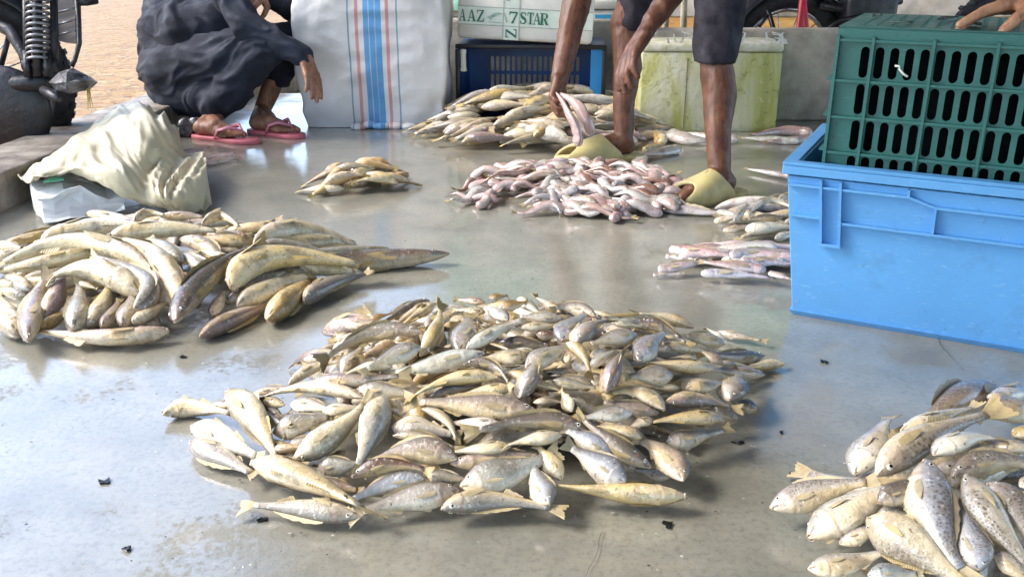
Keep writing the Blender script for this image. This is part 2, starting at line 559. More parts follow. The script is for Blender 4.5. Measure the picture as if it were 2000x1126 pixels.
# --- green perforated crate standing upside down inside it
GW, GD, GH = .60, .38, .33
rimz = .335
g0 = P(1606, 322, 1.0); d_ = ray(1606, 322); tt = (rimz - CAM_H) / d_.z
g0 = CAMP + d_ * tt
green = empty('green_crate', (g0.x, g0.y, 0), yaw_b)
gorg = Vector(green.location)
gz = BH - .06
green.location = gorg + bx * GW / 2 + by * GD / 2 + Vector((0, 0, gz))
tag(green, 'dark green slotted plastic crate turned upside down inside the blue crate', 'crate')
rowh = .073
def slotted(q, x0, z0, ncol, nrow, cw, ch, M):
    for i in range(ncol):
        for k in range(nrow):
            slot_cell(q, x0 + cw * (i + .5), z0 + ch * (k + .5), cw, ch, cw * .60, ch * .84, .004, M)
colw = .0275
q = MB()
Mf = Matrix.Translation((-GW / 2, -GD / 2, 0))
lead = .042
ncf = 20
slotted(q, lead, .008, ncf, 4, colw, rowh, Mf)
q.box((lead / 2, .002, .15), (lead, .004, .30), Mf)
q.box((GW - (GW - lead - ncf * colw) / 2, .002, .15), (GW - lead - ncf * colw, .004, .30), Mf)
q.box((GW / 2, .002, .315), (GW, .004, .03), Mf)
q.build('front_panel', [M_GREEN], green)
q = MB()
for zz in (.008, .008 + rowh, .008 + 2 * rowh, .008 + 3 * rowh, .306):
    q.box((GW / 2, -.006, zz), (GW, .012, .005), Mf)
for i in range(0, 6):
    x = lead + colw + i * 4 * colw
    if x < GW:
        q.box((x, -.007, .158), (.0055, .0141, .312), Mf)
q.box((.003, -.007, .158), (.006, .0141, .312), Mf); q.box((GW - .003, -.007, .158), (.006, .0141, .312), Mf)
q.build('front_rib', [M_GREEN], green)
q = MB()
Mb = Matrix.Translation((-GW / 2, GD / 2 - .004, 0))
slotted(q, .02, .008, 20, 4, .028, rowh, Mb)
q.box((GW / 2, .002, .315), (GW, .004, .03), Mb)
q.build('back_panel', [M_GREEN], green)
for nm, xx in (('side_panel', -GW / 2), ('side_panel', GW / 2 - .004)):
    q = MB()
    Ms = Matrix.Translation((xx + .004, -GD / 2 + .004, 0)) @ Matrix.Rotation(R(90), 4, 'Z')
    slotted(q, .014, .008, 12, 4, .0285, rowh, Ms)
    q.box((.186, .002, .315), (.372, .004, .03), Ms)
    q.box((.007, .002, .15), (.014, .004, .30), Ms); q.box((.364, .002, .15), (.016, .004, .30), Ms)
    for zz in (.008 + rowh, .008 + 2 * rowh, .008 + 3 * rowh):
        q.box((.186, .010, zz), (.36, .012, .005), Ms)
    q.build(nm, [M_GREEN], green)
q = MB()
Mt = Matrix.Translation((-GW / 2, -GD / 2, .3315)) @ Matrix.Rotation(R(-90), 4, 'X')
Mt = Matrix.Translation((-GW / 2, -GD / 2, .3315)) @ Matrix(((1, 0, 0, 0), (0, 0, 1, 0), (0, -1, 0, 0), (0, 0, 0, 1)))
for i in range(20):
    for k in range(13):
        slot_cell(q, .03 + .027 * (i + .5), .03 + .0246 * (k + .5), .027, .0246, .013, .0165, .004, Mt, 0, 3)
q.box((GW / 2, .002, .015), (GW, .004, .03), Mt); q.box((GW / 2, .002, GD - .015), (GW, .004, .03), Mt)
q.box((.015, .002, GD / 2), (.03, .004, GD - .06), Mt); q.box((GW - .015, .002, GD / 2), (.03, .004, GD - .06), Mt)
q.build('base_grid', [M_GREEN], green)
q = MB(); q.box((0, .01, .165), (GW - .06, GD - .075, .30), None, 0, .02)  # black block added inside so the slots look dark with shade
q.build('shade_filler', [mat('slot_shade_black', (.004, .005, .006), .95, .3, 12, spec=.05, bmp=.5)], green)
q = MB()
for k in range(9):
    q.tube([(-GW / 2 + .03 + k * .068 + random.uniform(-.02, .02), -GD / 2 + .05 + random.uniform(0, .25), .336 + .004 * j + random.uniform(0, .003)) if j == 0 else
            (-GW / 2 + .03 + k * .068 + random.uniform(-.03, .05), -GD / 2 + .05 + random.uniform(0, .25), .337 + .004 * random.random()) for j in range(4)], .002, 5)
M_NET = mat('net_scrap', (.10, .16, .13), .6, .5, 80)
q.build('net_strand', [M_NET], green)
q = MB()
pp = [(-GW / 2 + .115 + .006 * i + .003 * math.sin(i * 2.1), -GD / 2 - .016, .262 - i * .004 + .004 * math.sin(i * 1.3)) for i in range(5)]
q.tube(pp, .0022, 6)
o = q.build('plastic_shred', [mat('shred_white', (.75, .74, .70), .3, .1, 50)], green)

# --- navy crate on its side, open towards the viewer
N0 = G(897, 232); N1 = G(1176, 236)
nyaw = math.atan2(N1.y - N0.y, N1.x - N0.x)
NW, NH, ND = (N1 - N0).length, .335, .36
navy = empty('navy_crate', (N0 + N1) / 2, nyaw)
tag(navy, 'dark blue slotted crate tipped on its side under the white foam box', 'crate')
q = MB()
Mb = Matrix.Translation((-NW / 2, ND - .006, 0))
cwn = .026
lead = (NW - 17 * cwn) / 2
slotted(q, lead, .08, 17, 2, cwn, .085, Mb)
q.box((lead / 2, .003, NH / 2), (lead, .006, NH), Mb); q.box((NW - lead / 2, .003, NH / 2), (lead, .006, NH), Mb)
q.box((NW / 2, .003, .04), (NW - 2 * lead, .006, .08), Mb); q.box((NW / 2, .003, (NH + .25) / 2), (NW - 2 * lead, .006, NH - .25), Mb)
q.build('bottom_panel', [M_BLUED], navy)
for nm, x, sx in (('end_panel', -NW / 2 + .004, .008), ('end_panel', NW / 2 - .030, .06)):
    q = MB(); q.box((x, ND / 2 - .004, NH / 2), (sx, ND - .012, NH - .014)); q.build(nm, [M_BLUED if sx < .02 else mat('lit_blue_plastic', (.020, .25, .60), .35, .1, 6)], navy)  # light on the right end panel painted in as a brighter blue
q = MB(); q.box((0, ND / 2 - .004, .0035), (NW, ND - .012, .007)); q.build('side_panel', [M_BLUED], navy)
q = MB(); q.box((0, ND / 2 - .004, NH - .0035), (NW, ND - .012, .007)); q.build('side_panel', [M_BLUED], navy)
q = MB()
q.box((0, -.006, NH - .008), (NW + .02, .018, .020), None, 0, .004); q.box((0, -.006, .008), (NW + .02, .018, .018), None, 0, .004)
q.box((-NW / 2, -.006, NH / 2), (.022, .019, NH - .04), None, 0, .004); q.box((NW / 2, -.006, NH / 2), (.020, .019, NH - .04), None, 0, .004)
q.build('rim', [M_DARKRIM], navy)
# --- white foam box with green lettering on it
FW, FD, FH = .60, .40, .36
foam = empty('foam_box', (0, 0, 0), nyaw - R(3.0))
fc = navy.location + Vector((math.cos(nyaw), math.sin(nyaw), 0)) * (-.015) + Vector((0, 0, NH + .016))
foam.location = fc + Vector((0, FD / 2 - .03, 0))
foam.rotation_euler = (0, R(2.6), nyaw)
tag(foam, 'white foam fish box with green printed tape reading AAZ 7 STAR', 'foam box')
q = MB(); q.box((0, 0, FH * .39), (FW, FD, FH * .78), None, 0, .02); q.build('body', [M_FOAM], foam)
q = MB(); q.box((0, 0, FH * .89 + .001), (FW + .012, FD + .012, FH * .21), None, 0, .018); q.build('lid', [M_FOAM], foam)
M_TAPE = mat('pale_tape', (.62, .70, .63), .25, .06, 20)
M_INK = mat('green_ink', (.006, .13, .075), .4, .1, 30)
M_INKL = mat('faint_green_ink', (.30, .46, .38), .4, .2, 60)
M_LINE = mat('grey_line', (.33, .36, .34), .5, .1, 30)
fy = -FD / 2
px_m = 1 / 414.0
ftop = .0
# photo px -> box front coordinates: x = (px - 1030)*k, z = (100 - py)*k
kx = FW / 282.0
def bxz(px, py):
    return ((px - 1030) * kx, (98 - py) * kx)
def plate(q, x0, z0, x1, z1, y, matl=0):
    q.add([(x0, fy - y, z0), (x1, fy - y, z0), (x1, fy - y, z1), (x0, fy - y, z1)], [(0, 1, 2, 3)], matl)
q = MB()
xa, za = bxz(892, 68); xb, zb_ = bxz(1165, 32)
za, zb_ = .062, .138
plate(q, -FW / 2 + .004, za, FW / 2 - .004, zb_, .0012)
q.build('tape', [M_TAPE], foam)
q = MB()
vx0, vx1 = bxz(985, 0)[0], bxz(1018, 0)[0]
plate(q, vx0, .004, vx1, .27, .0020)
q.build('tape', [M_TAPE], foam)
q = MB()
lw = .0016
for z in (za, zb_):
    plate(q, -FW / 2 + .004, z - lw, FW / 2 - .004, z + lw, .0028)
for x in (vx0, vx1):
    plate(q, x - lw, .004, x + lw, .27, .0034)
q.build('tape_border', [M_LINE], foam)
def P2(*pts):
    return list(pts)
GLYPH = {     # serif capitals drawn on a unit square: lists of outlines (convex pieces)
 'A': [[(.0, .0), (.32, .0), (.32, .07), (.0, .07)], [(.60, .0), (1.0, .0), (1.0, .07), (.60, .07)], [(.12, .06), (.20, .06), (.52, 1.0), (.44, 1.0)], [(.66, .06), (.92, .06), (.56, 1.0), (.44, 1.0)], [(.22, .30), (.74, .30), (.74, .37), (.22, .37)]],
 'Z': [[(.06, .92), (.95, .92), (.95, 1.0), (.06, 1.0)], [(.06, .72), (.13, .72), (.18, .93), (.06, .93)], [(.02, .0), (.28, .0), (.95, .93), (.70, .93)], [(.02, .0), (.96, .0), (.96, .08), (.02, .08)], [(.82, .07), (.96, .07), (.98, .30), (.91, .30)]],
 '7': [[(.06, .86), (.95, .86), (.95, 1.0), (.06, 1.0)], [(.06, .70), (.13, .70), (.18, .87), (.06, .87)], [(.26, .0), (.52, .0), (.95, .88), (.80, .88)]],
 'T': [[(.04, .92), (.96, .92), (.96, 1.0), (.04, 1.0)], [(.37, .05), (.63, .05), (.63, .93), (.37, .93)], [(.24, .0), (.76, .0), (.76, .07), (.24, .07)], [(.04, .70), (.10, .70), (.17, .93), (.04, .93)], [(.90, .70), (.96, .70), (.96, .93), (.83, .93)]],
 'R': [[(.14, .05), (.38, .05), (.38, .95), (.14, .95)], [(.02, .0), (.50, .0), (.50, .07), (.02, .07)], [(.02, .93), (.60, .93), (.60, 1.0), (.02, 1.0)], [(.55, 1.0), (.62, .93), (.70, .80), (.88, .86), (.78, .97)], [(.70, .80), (.70, .68), (.88, .64), (.92, .75), (.88, .86)], [(.70, .68), (.62, .55), (.40, .54), (.40, .48), (.72, .50), (.88, .64)], [(.46, .49), (.68, .50), (.98, .0), (.72, .0)], [(.70, .0), (1.02, .0), (1.02, .06), (.70, .06)]],
}
def s_strip(n=22):
    pts = []
    for i in range(n + 1):
        t = i / n
        a = R(55) + t * R(395) if False else 0
    c = [(.80, .80), (.70, .93), (.48, .97), (.27, .90), (.21, .76), (.30, .62), (.52, .51), (.74, .40), (.82, .25), (.74, .10), (.50, .03), (.28, .07), (.18, .22)]
    w = [.05, .05, .05, .09, .13, .15, .16, .15, .13, .09, .05, .05, .05]
    out = []
    for i in range(len(c) - 1):
        (x0, y0), (x1, y1) = c[i], c[i + 1]
        def nrm(k):
            a, b_ = c[max(k - 1, 0)], c[min(k + 1, len(c) - 1)]
            d = Vector((b_[0] - a[0], b_[1] - a[1])).normalized()
            return Vector((-d.y, d.x))
        n0, n1 = nrm(i) * w[i] * .9, nrm(i + 1) * w[i + 1] * .9
        out.append([(x0 + n0.x, y0 + n0.y), (x0 - n0.x, y0 - n0.y), (x1 - n1.x, y1 - n1.y), (x1 + n1.x, y1 + n1.y)])
    return out + [[(.76, .70), (.84, .70), (.84, 1.0), (.80, 1.0)], [(.14, .0), (.18, .0), (.22, .30), (.14, .30)]]
GLYPH['S'] = s_strip()
def letter(q, ch, x, z, w, h, rot=0, y0=.0042, matl=0):
    for i, poly in enumerate(GLYPH[ch]):
        pts = []
        for u, v in poly:
            if rot:
                u, v = 1 - v, u               # turned a quarter left
            pts.append((x + u * w, fy - y0 - .00025 * i, z + v * h))
        q.add(pts, [list(range(len(pts)))], matl)
        q.add(pts, [list(range(len(pts)))[::-1]], matl) if False else None
lh = .050
zc = .075
for ch, pa, pb in (('A', 893, 907), ('A', 910, 928), ('Z', 929, 945), ('7', 996, 1015), ('S', 1018, 1034), ('T', 1034, 1048), ('A', 1046, 1063), ('R', 1060, 1078)):
    q = MB()
    xa, xb = bxz(pa, 0)[0], bxz(pb, 0)[0]
    letter(q, ch, xa, zc - (.0 if ch != '7' else 0), xb - xa, lh)
    q.build('letter', [M_INK], foam)
for ch, z0 in (('7', .168), ('Z', .012)):
    q = MB(); letter(q, ch, vx0 + .012, z0, .048, .040, 1); q.build('letter', [M_INK], foam)
# leaping fish mark
q = MB()
fx0, fx1 = bxz(950, 0)[0], bxz(984, 0)[0]
fw_ = fx1 - fx0
out = [(.0, .42), (.16, .46), (.30, .62), (.50, .80), (.74, .86), (1.0, .78), (.80, .66), (.60, .55), (.40, .46), (.26, .36), (.22, .18), (.14, .34)]
ctr = (.5, .66)
q.add([(fx0 + ctr[0] * fw_, fy - .0044, zc + ctr[1] * lh)] + [(fx0 + u * fw_, fy - .0044, zc + v * lh) for u, v in out], [(0, 1 + i, 1 + (i + 1) % len(out)) for i in range(len(out))])
q.add([(fx0 + u * fw_, fy - .0046, zc + v * lh) for u, v in ((.10, .02), (.96, -.02), (.96, .03), (.10, .07))], [(0, 1, 2, 3)])
q.build('fish_mark', [M_INKL], foam)
q = MB()
q.add([(fx1 + .003 + u * .016, fy - .0046, zc + v * lh) for u, v in ((0, .8), (.35, .85), (1.0, .1), (.8, .05))], [(0, 1, 2, 3)])
q.build('print_smear', [M_INKL], foam)
# white bottle-like tube hanging at the crate's left corner
q = MB()
q.tube([(0, 0, 0), (0, 0, .012), (0, 0, .016), (0, 0, .075), (0, 0, .08), (0, 0, .095)], [.014, .015, .012, .012, .014, .012], 12)
o = q.build('foam_chip', [M_FOAM]); o.location = P(900, 128, 4.22)
o.location = navy.location + Vector((math.cos(nyaw) * (-NW / 2 + .028), -.045, NH - .11))
tag(o, 'small white foam offcut hung on the upper corner of the navy crate', 'offcut')

# --- second white box behind the man's arm, with a pale blue label
fb = empty('labelled_box', P(1172, 150, 4.75)); fb.location.z = 0; fb.rotation_euler = (0, 0, nyaw)
tag(fb, 'white foam box with a pale blue label behind the standing man', 'foam box')
q = MB(); q.box((0, .15, .22), (.20, .3, .44), None, 0, .015); q.build('body', [M_FOAM], fb)
q = MB(); q.box((0, .15, .47), (.215, .315, .05), None, 0, .012); q.build('lid', [M_FOAM], fb)
q = MB(); q.add([(-.035, -.0025, .30), (.085, -.0025, .30), (.085, -.0025, .42), (-.035, -.0025, .42)], [(0, 1, 2, 3)])
q.build('label_sheet', [mat('sky_blue_print', (.05, .38, .72), .4, .1, 20)], fb)
q = MB()
for x in (-.012, .018):
    q.tube([(x, -.004, .385), (x + .012, -.004, .392), (x + .016, -.004, .38), (x + .004, -.004, .366)], .003, 6)
q.add([(-.035, -.004, .30), (.04, -.004, .30), (.04, -.004, .325), (-.035, -.004, .325)], [(0, 1, 2, 3)])
q.build('label_print', [M_FOAM], fb)

# --- mouldy white block against the wall
def mould_material():
    m, t, b, N, L = nodes_of('mouldy_foam')
    tc = N.new('ShaderNodeTexCoord'); v = tc.outputs['Object']
    mp = N.new('ShaderNodeMapping'); mp.inputs['Scale'].default_value = (1, 1, .30); L.new(v, mp.inputs[0])
    n1 = nz(N, L, 7, 6, .6, mp.outputs[0], .6)
    n2 = nz(N, L, 26, 5, .6, v)
    c = ramp(N, L, n1.outputs['Fac'], [(.36, (.60, .59, .48)), (.50, (.52, .51, .30)), (.60, (.42, .42, .13)), (.72, (.31, .32, .09))])
    c = mix(N, L, ramp(N, L, n2.outputs['Fac'], [(.60, 0), (.72, .7)]).outputs[0], c.outputs[0], (.66, .63, .50))
    c = mix(N, L, ramp(N, L, n2.outputs['Fac'], [(.32, .75), (.42, 0)]).outputs[0], c, (.16, .15, .07))
    L.new(c, b.inputs['Base Color']); b.inputs['Roughness'].default_value = .65
    bump(N, L, b, n2.outputs['Fac'], .7, .010)
    return m
D0_, D1_ = G(1246, 256), G(1514, 258)
dw = (D1_ - D0_).length
dirty = empty('mouldy_box', (D0_ + D1_) / 2, math.atan2(D1_.y - D0_.y, D1_.x - D0_.x))
tag(dirty, 'white foam box covered in yellow green mould against the concrete wall', 'foam box')
M_MOULD = mould_material()
M_LID = mat('dirty_lid', (.68, .66, .58), .6, .3, 14, bmp=.6, bscale=25, bdist=.012, col2=(.46, .45, .28))
q = MB(); q.box((0, .13, .165), (dw, .26, .333), None, 0, .008); q.build('body', [M_MOULD], dirty)
q = MB(); q.box((0, .13, .352), (dw + .004, .264, .036), None, 0, .010); q.build('lid', [M_LID], dirty)
rng = random.Random(12)
q = MB()
for i in range(26):
    x = rng.uniform(-dw / 2, dw / 2) if i > 8 else dw / 2 - rng.uniform(-.01, .04)
    z = .379
    a = rng.uniform(0, 6.28); l = rng.uniform(.015, .045)
    p0 = Vector((x, -.004 + rng.uniform(-.004, .02), z - .01))
    p1 = p0 + Vector((math.cos(a) * l * .5, math.sin(a) * l * .3, l)); p2 = p1 + Vector((rng.uniform(-1, 1) * l, 0, l * .1))
    q.add([p0, p0 + Vector((.012, 0, 0)), p1 + Vector((.008, .003, 0)), p1, p2, p2 + Vector((.006, .002, .004))], [(0, 1, 2, 3), (3, 2, 5, 4)])
q.build('torn_plastic', [mat('torn_white_plastic', (.78, .77, .72), .3, .1, 40)], dirty)
q = MB(); q.box((-.10, -.0015, .16), (.003, .003, .30)); q.box((.045, -.0015, .16), (.003, .003, .30))
q.build('seam', [mat('dark_seam', (.24, .23, .13), .6, .2, 30)], dirty)  # dark vertical seam lines on the front face

# --- tall white woven sack with stripes
def sack_material():
    m, t, b, N, L = nodes_of('woven_sack')
    tc = N.new('ShaderNodeTexCoord'); v = tc.outputs['Object']
    sep = N.new('ShaderNodeSeparateXYZ'); L.new(v, sep.inputs[0])
    n1 = nz(N, L, 5, 5, .6, v)
    c = ramp(N, L, n1.outputs['Fac'], [(.3, (.62, .61, .60)), (.7, (.74, .73, .72))]).outputs[0]
    # printed / woven bands along the sack, by width position
    wob = math_(N, L, 'ADD', sep.outputs[0], math_(N, L, 'MULTIPLY', math_(N, L, 'SUBTRACT', n1.outputs['Fac'], .5), .006))
    def band(x0, x1, colr, c, k=1.0):
        f = math_(N, L, 'MULTIPLY', math_(N, L, 'GREATER_THAN', wob, x0), math_(N, L, 'LESS_THAN', wob, x1))
        f = math_(N, L, 'MULTIPLY', f, k)
        return mix(N, L, f, c, colr)
    blue, red = (.06, .30, .62), (.58, .16, .16)
    c = band(-.025, .050, blue, c, .92)
    c = band(-.092, -.085, (.10, .24, .38), c, .8); c = band(.112, .119, (.10, .24, .38), c, .8)
    c = band(-.060, -.046, red, c, .75); c = band(.068, .082, red, c, .75)
    c = band(-.004, .000, (.55, .60, .64), c, .7); c = band(.022, .026, (.55, .60, .64), c, .5)
    w = N.new('ShaderNodeTexChecker'); w.inputs['Scale'].default_value = 420; L.new(v, w.inputs[0])
    w.inputs['Color1'].default_value = (1, 1, 1, 1); w.inputs['Color2'].default_value = (.86, .86, .86, 1)
    c = mix(N, L, 1.0, c, w.outputs[0], 'MULTIPLY')
    dirt = nz(N, L, 9, 6, .65, v)
    c = mix(N, L, ramp(N, L, dirt.outputs['Fac'], [(.60, 0), (.75, .4)]).outputs[0], c, (.42, .38, .31))
    L.new(c, b.inputs['Base Color']); b.inputs['Roughness'].default_value = .42
    p = bump(N, L, b, nz(N, L, 300, 2, .5, v).outputs['Fac'], .2, .001)
    bump(N, L, b, nz(N, L, 13, 6, .55, v).outputs['Fac'], .5, .014, p)
    return m
S0_, S1_ = G(592, 250), G(866, 248)
sw_ = (S1_ - S0_).length
syaw = math.atan2(S1_.y - S0_.y, S1_.x - S0_.x)
SH_, SDp = .66, .42
bm = bmesh.new()
NXS, NZS, NYS = 34, 36, 20
verts = {}
q = MB()
def sackpt(u, v_, w_):
    # u,v,w in [-1,1] on a box surface -> bulging sack
    x, y, z = u * sw_ / 2, v_ * SDp / 2, (w_ + 1) / 2 * SH_
    tz = (w_ + 1) / 2
    bulge = 1 + .045 * math.sin(math.pi * min(1, max(0, tz))) - .015 * tz
    x *= bulge * (1.0 + .02 * (tz - .5)); y *= bulge
    if abs(u) > .999:
        x += math.copysign(.012 * math.cos(v_ * 1.5), u)
    y += (-.022 * math.cos(u * 1.45) * math.sin(math.pi * tz) if v_ < -.99 else 0)
    n = noise.noise(Vector((x * 6, y * 6, z * 5))) * .020 + (.4 - abs(noise.noise(Vector((x * 9 + 5, y * 9, z * 14))))) * .016
    n += .006 * math.sin(z * 34 + 3 * math.sin(x * 9)) * max(0, 1 - tz * 2.4) + .005 * math.sin(x * 40 + z * 12) * max(0, tz - .8) * 4
    d = Vector((u if abs(u) > .99 else u * .25, v_ if abs(v_) > .99 else v_ * .25, .0))
    p = Vector((x, y, z)) + d * n
    if tz < .06:
        k = (1 - tz / .06)
        p.x *= 1 - .025 * k; p.y *= 1 - .03 * k
    if w_ > .99:
        p.z += .02 * math.cos(u * 1.5) * math.cos(v_ * 1.5) + n * .6
    p.z = max(p.z, .002)
    return p
def patch(fn, nu, nv):
    vs = [fn(-1 + 2 * i / nu, -1 + 2 * j / nv) for i in range(nu + 1) for j in range(nv + 1)]
    fs = [(i * (nv + 1) + j, (i + 1) * (nv + 1) + j, (i + 1) * (nv + 1) + j + 1, i * (nv + 1) + j + 1) for i in range(nu) for j in range(nv)]
    q.add(vs, fs, 0, True)
patch(lambda a, b_: sackpt(a, -1, b_), NXS, NZS)
patch(lambda a, b_: sackpt(-a, 1, b_), NXS, NZS)
patch(lambda a, b_: sackpt(-1, -a, b_), NYS, NZS)
patch(lambda a, b_: sackpt(1, a, b_), NYS, NZS)
patch(lambda a, b_: sackpt(a, b_, 1), NXS, NYS)
sack = empty('woven_sack', (S0_ + S1_) / 2 + Vector((0, SDp / 2, 0)), syaw)
tag(sack, 'tall white woven plastic sack with blue and red vertical stripes', 'sack')
M_SACK = sack_material()
so = q.build('body', [M_SACK], sack)
wd = so.modifiers.new('weld', 'WELD'); wd.merge_threshold = .004
sb_ = so.modifiers.new('soft', 'SUBSURF'); sb_.levels = 1; sb_.render_levels = 1
q = MB()
rng = random.Random(3)
for i in range(9):
    u = -.9 + .22 * i
    x = u * sw_ / 2
    pts = [(x + .03 * math.sin(i * 2 + k), -.16 + .03 * k + .02 * math.sin(i + k), SH_ + .012 + .018 * math.sin(k * 1.3 + i)) for k in range(6)]
    q.tube(pts, [.010, .018, .014, .02, .012, .008], 8)
q.build('gathered_top', [M_SACK], sack)
q = MB()
for k, (dx, dz, sx) in enumerate(((-.02, .018, .05), (.03, .013, .06), (.09, .011, .07), (-.07, .010, .05), (.15, .008, .06))):
    q.sphere((dx, -SDp / 2 - .025 - .01 * (k % 2), dz), (sx * .7, .028, .016), 12, 6)
q.build('tucked_corner', [M_SACK], sack)
# ------------------------------------------------------------------ people
def blob(name, caps, voxel, mat_, smooth=4, fold=None, parent=None, origin=Vector((0, 0, 0)), sfac=.5):
    q = MB()
    for c in caps:
        p0, r0, p1, r1 = Vector(c[0]), c[1], Vector(c[2]), c[3]
        d = p1 - p0
        L_ = d.length
        if L_ < 1e-5:
            q.sphere(p0, r0, 14, 10); continue
        n_ = 5
        pts, rad = [], []
        for i in range(n_):
            a = math.pi / 2 * (1 - i / n_)
            pts.append(p0 - d / L_ * (r0 * math.sin(a))); rad.append(max(r0 * math.cos(a), r0 * .03))
        for i in range(n_ + 1):
            a = math.pi / 2 * (i / n_)
            if i == 0:
                pts.append(p0); rad.append(r0)
                pts.append(p1); rad.append(r1)
            else:
                pts.append(p1 + d / L_ * (r1 * math.sin(a))); rad.append(max(r1 * math.cos(a), r1 * .03))
        q.tube(pts, rad, 16)
    tmp = q.build('tmp_blob', [mat_])
    rm = tmp.modifiers.new('r', 'REMESH'); rm.mode = 'VOXEL'; rm.voxel_size = voxel
    s_ = tmp.modifiers.new('s', 'SMOOTH'); s_.factor = sfac; s_.iterations = smooth
    dg = bpy.context.evaluated_depsgraph_get()
    me = bpy.data.meshes.new_from_object(tmp.evaluated_get(dg))
    old = tmp.data
    bpy.data.objects.remove(tmp)
    bpy.data.meshes.remove(old)
    me.name = name
    n = len(me.vertices)
    co = np.empty(n * 3, np.float32); me.vertices.foreach_get('co', co); co = co.reshape(-1, 3)
    if fold:
        no = np.empty(n * 3, np.float32); me.vertices.foreach_get('normal', no); no = no.reshape(-1, 3)
        co = co + no * fold(co)[:, None]
    co = co - np.array(origin, np.float32)
    me.vertices.foreach_set('co', co.astype(np.float32).ravel())
    me.polygons.foreach_set('use_smooth', [True] * len(me.polygons))
    if not me.materials:
        me.materials.append(mat_)
    me.update()
    o = link(name, me, parent)
    if parent is None:
        o.location = origin
    return o
def folds(amp, fr, seed=0.0, stretch=(1, 1, 1)):
    def f(co):
        out = np.empty(len(co), np.float32)
        for i, p in enumerate(co):
            a = noise.noise(Vector((p[0] * fr * stretch[0] + seed, p[1] * fr * stretch[1], p[2] * fr * stretch[2])))
            b_ = noise.noise(Vector((p[0] * fr * 2.3 + seed + 9, p[1] * fr * 2.3, p[2] * fr * 2.3)))
            out[i] = amp * ((1 - abs(a) * 3.0) * .8 + b_ * .5)
        return out
    return f
def dfolds(amp, d, along, across, seed=0.0):
    d = Vector(d).normalized(); u = d.orthogonal().normalized(); w = d.cross(u)
    def f(co):
        out = np.empty(len(co), np.float32)
        for i, p in enumerate(co):
            p = Vector(p)
            bend = noise.noise(p * 5 + Vector((seed, 0, 0))) * .10
            q_ = Vector((p.dot(d) * along + seed, (p.dot(u) + bend) * across, (p.dot(w) + bend) * across))
            a = noise.noise(q_); b_ = noise.noise(q_ * 1.9 + Vector((7, 3, 1)))
            out[i] = amp * (max(-.6, 1 - abs(a) * 4.5) + .5 * max(-.6, 1 - abs(b_) * 4.5))
        return out
    return f
def hand(wrist, D, N, curls, size=1.0, thumb=1, spread=.1, tcurl=.5, wr=.024):
    """palm and five fingers: D wrist -> knuckles, N out of the palm (fingers curl towards N)."""
    D = Vector(D).normalized(); N = Vector(N); N = (N - D * N.dot(D)).normalized()
    Lt = D.cross(N)
    caps = []
    s = size
    lens = (.070, .079, .073, .056)
    lat = (.031, .0105, -.0105, -.030)
    kn = (.092, .096, .091, .082)
    for i in range(4):
        k = wrist + D * kn[i] * s + Lt * lat[i] * s * thumb
        base = wrist + Lt * lat[i] * .62 * s * thumb
        caps.append((base, wr * .72 * s, k, .0118 * s))
        d = (D + Lt * (lat[i] * spread * 30 * thumb * .3)).normalized()
        p, r = k, (.0104, .0108, .0102, .0092)[i] * s
        c = curls[i] if hasattr(curls, '__len__') else curls
        for j, f_ in enumerate((.46, .31, .25)):
            ax = d.cross(N)
            ang = c * (.85, 1.1, .8)[j]
            qn = Quaternion(ax.normalized(), ang)
            d = (qn @ d).normalized(); N2 = N
            N = N2
            e = p + d * lens[i] * f_ * s * 1.06
            caps.append((p, r, e, r * .93)); p = e; r *= .92
    t0 = wrist + D * .022 * s + Lt * .026 * s * thumb + N * .006 * s
    t1 = t0 + (D * .62 + Lt * .62 * thumb + N * .35).normalized() * .045 * s
    t2 = t1 + (D * .85 + Lt * (.35 - tcurl * .5) * thumb + N * (.3 + tcurl * .4)).normalized() * .032 * s
    t3 = t2 + (D * .9 + Lt * (.15 - tcurl * .6) * thumb + N * (.3 + tcurl * .5)).normalized() * .026 * s
    caps += [(wrist + D * .01 * s, wr * s * .8, t1, .0135 * s), (t1, .0125 * s, t2, .0112 * s), (t2, .0112 * s, t3, .0092 * s)]
    caps.append((wrist - D * .01, wr * s * .95, wrist + D * .05 * s, wr * s * .78))
    return caps
def foot(ankle, heel, toe, ar=.036, size=1.0):
    heel, toe, ankle = Vector(heel), Vector(toe), Vector(ankle)
    f = (toe - heel); f.z = 0; f.normalize(); l = Vector((-f.y, f.x, 0))
    s = size
    caps = [(ankle, ar, heel + f * .035 + Vector((0, 0, .034)), .034), (ankle, ar * .95, heel + f * .11 + Vector((0, 0, .044)), .032),
            (heel + f * .03 + Vector((0, 0, .032)), .032, heel + f * .12 + Vector((0, 0, .034)), .031),
            (heel + f * .11 + Vector((0, 0, .040)), .032, heel + f * .175 + l * .014 + Vector((0, 0, .024)), .022),
            (heel + f * .11 + Vector((0, 0, .036)), .030, heel + f * .165 - l * .022 + Vector((0, 0, .020)), .019)]
    for i, (o_, ln, r) in enumerate(((.031, .072, .0125), (.011, .066, .0092), (-.006, .060, .0085), (-.021, .052, .008), (-.035, .042, .0078))):
        b_ = heel + f * (.172 - i * .006) + l * o_ * .95 + Vector((0, 0, .020))
        m_ = b_ + f * ln * .45 + Vector((0, 0, .004)); e = b_ + f * ln * .85 + Vector((0, 0, -.006))
        caps += [(b_, r * 1.1, m_, r), (m_, r, e, r * .95)]
    return caps
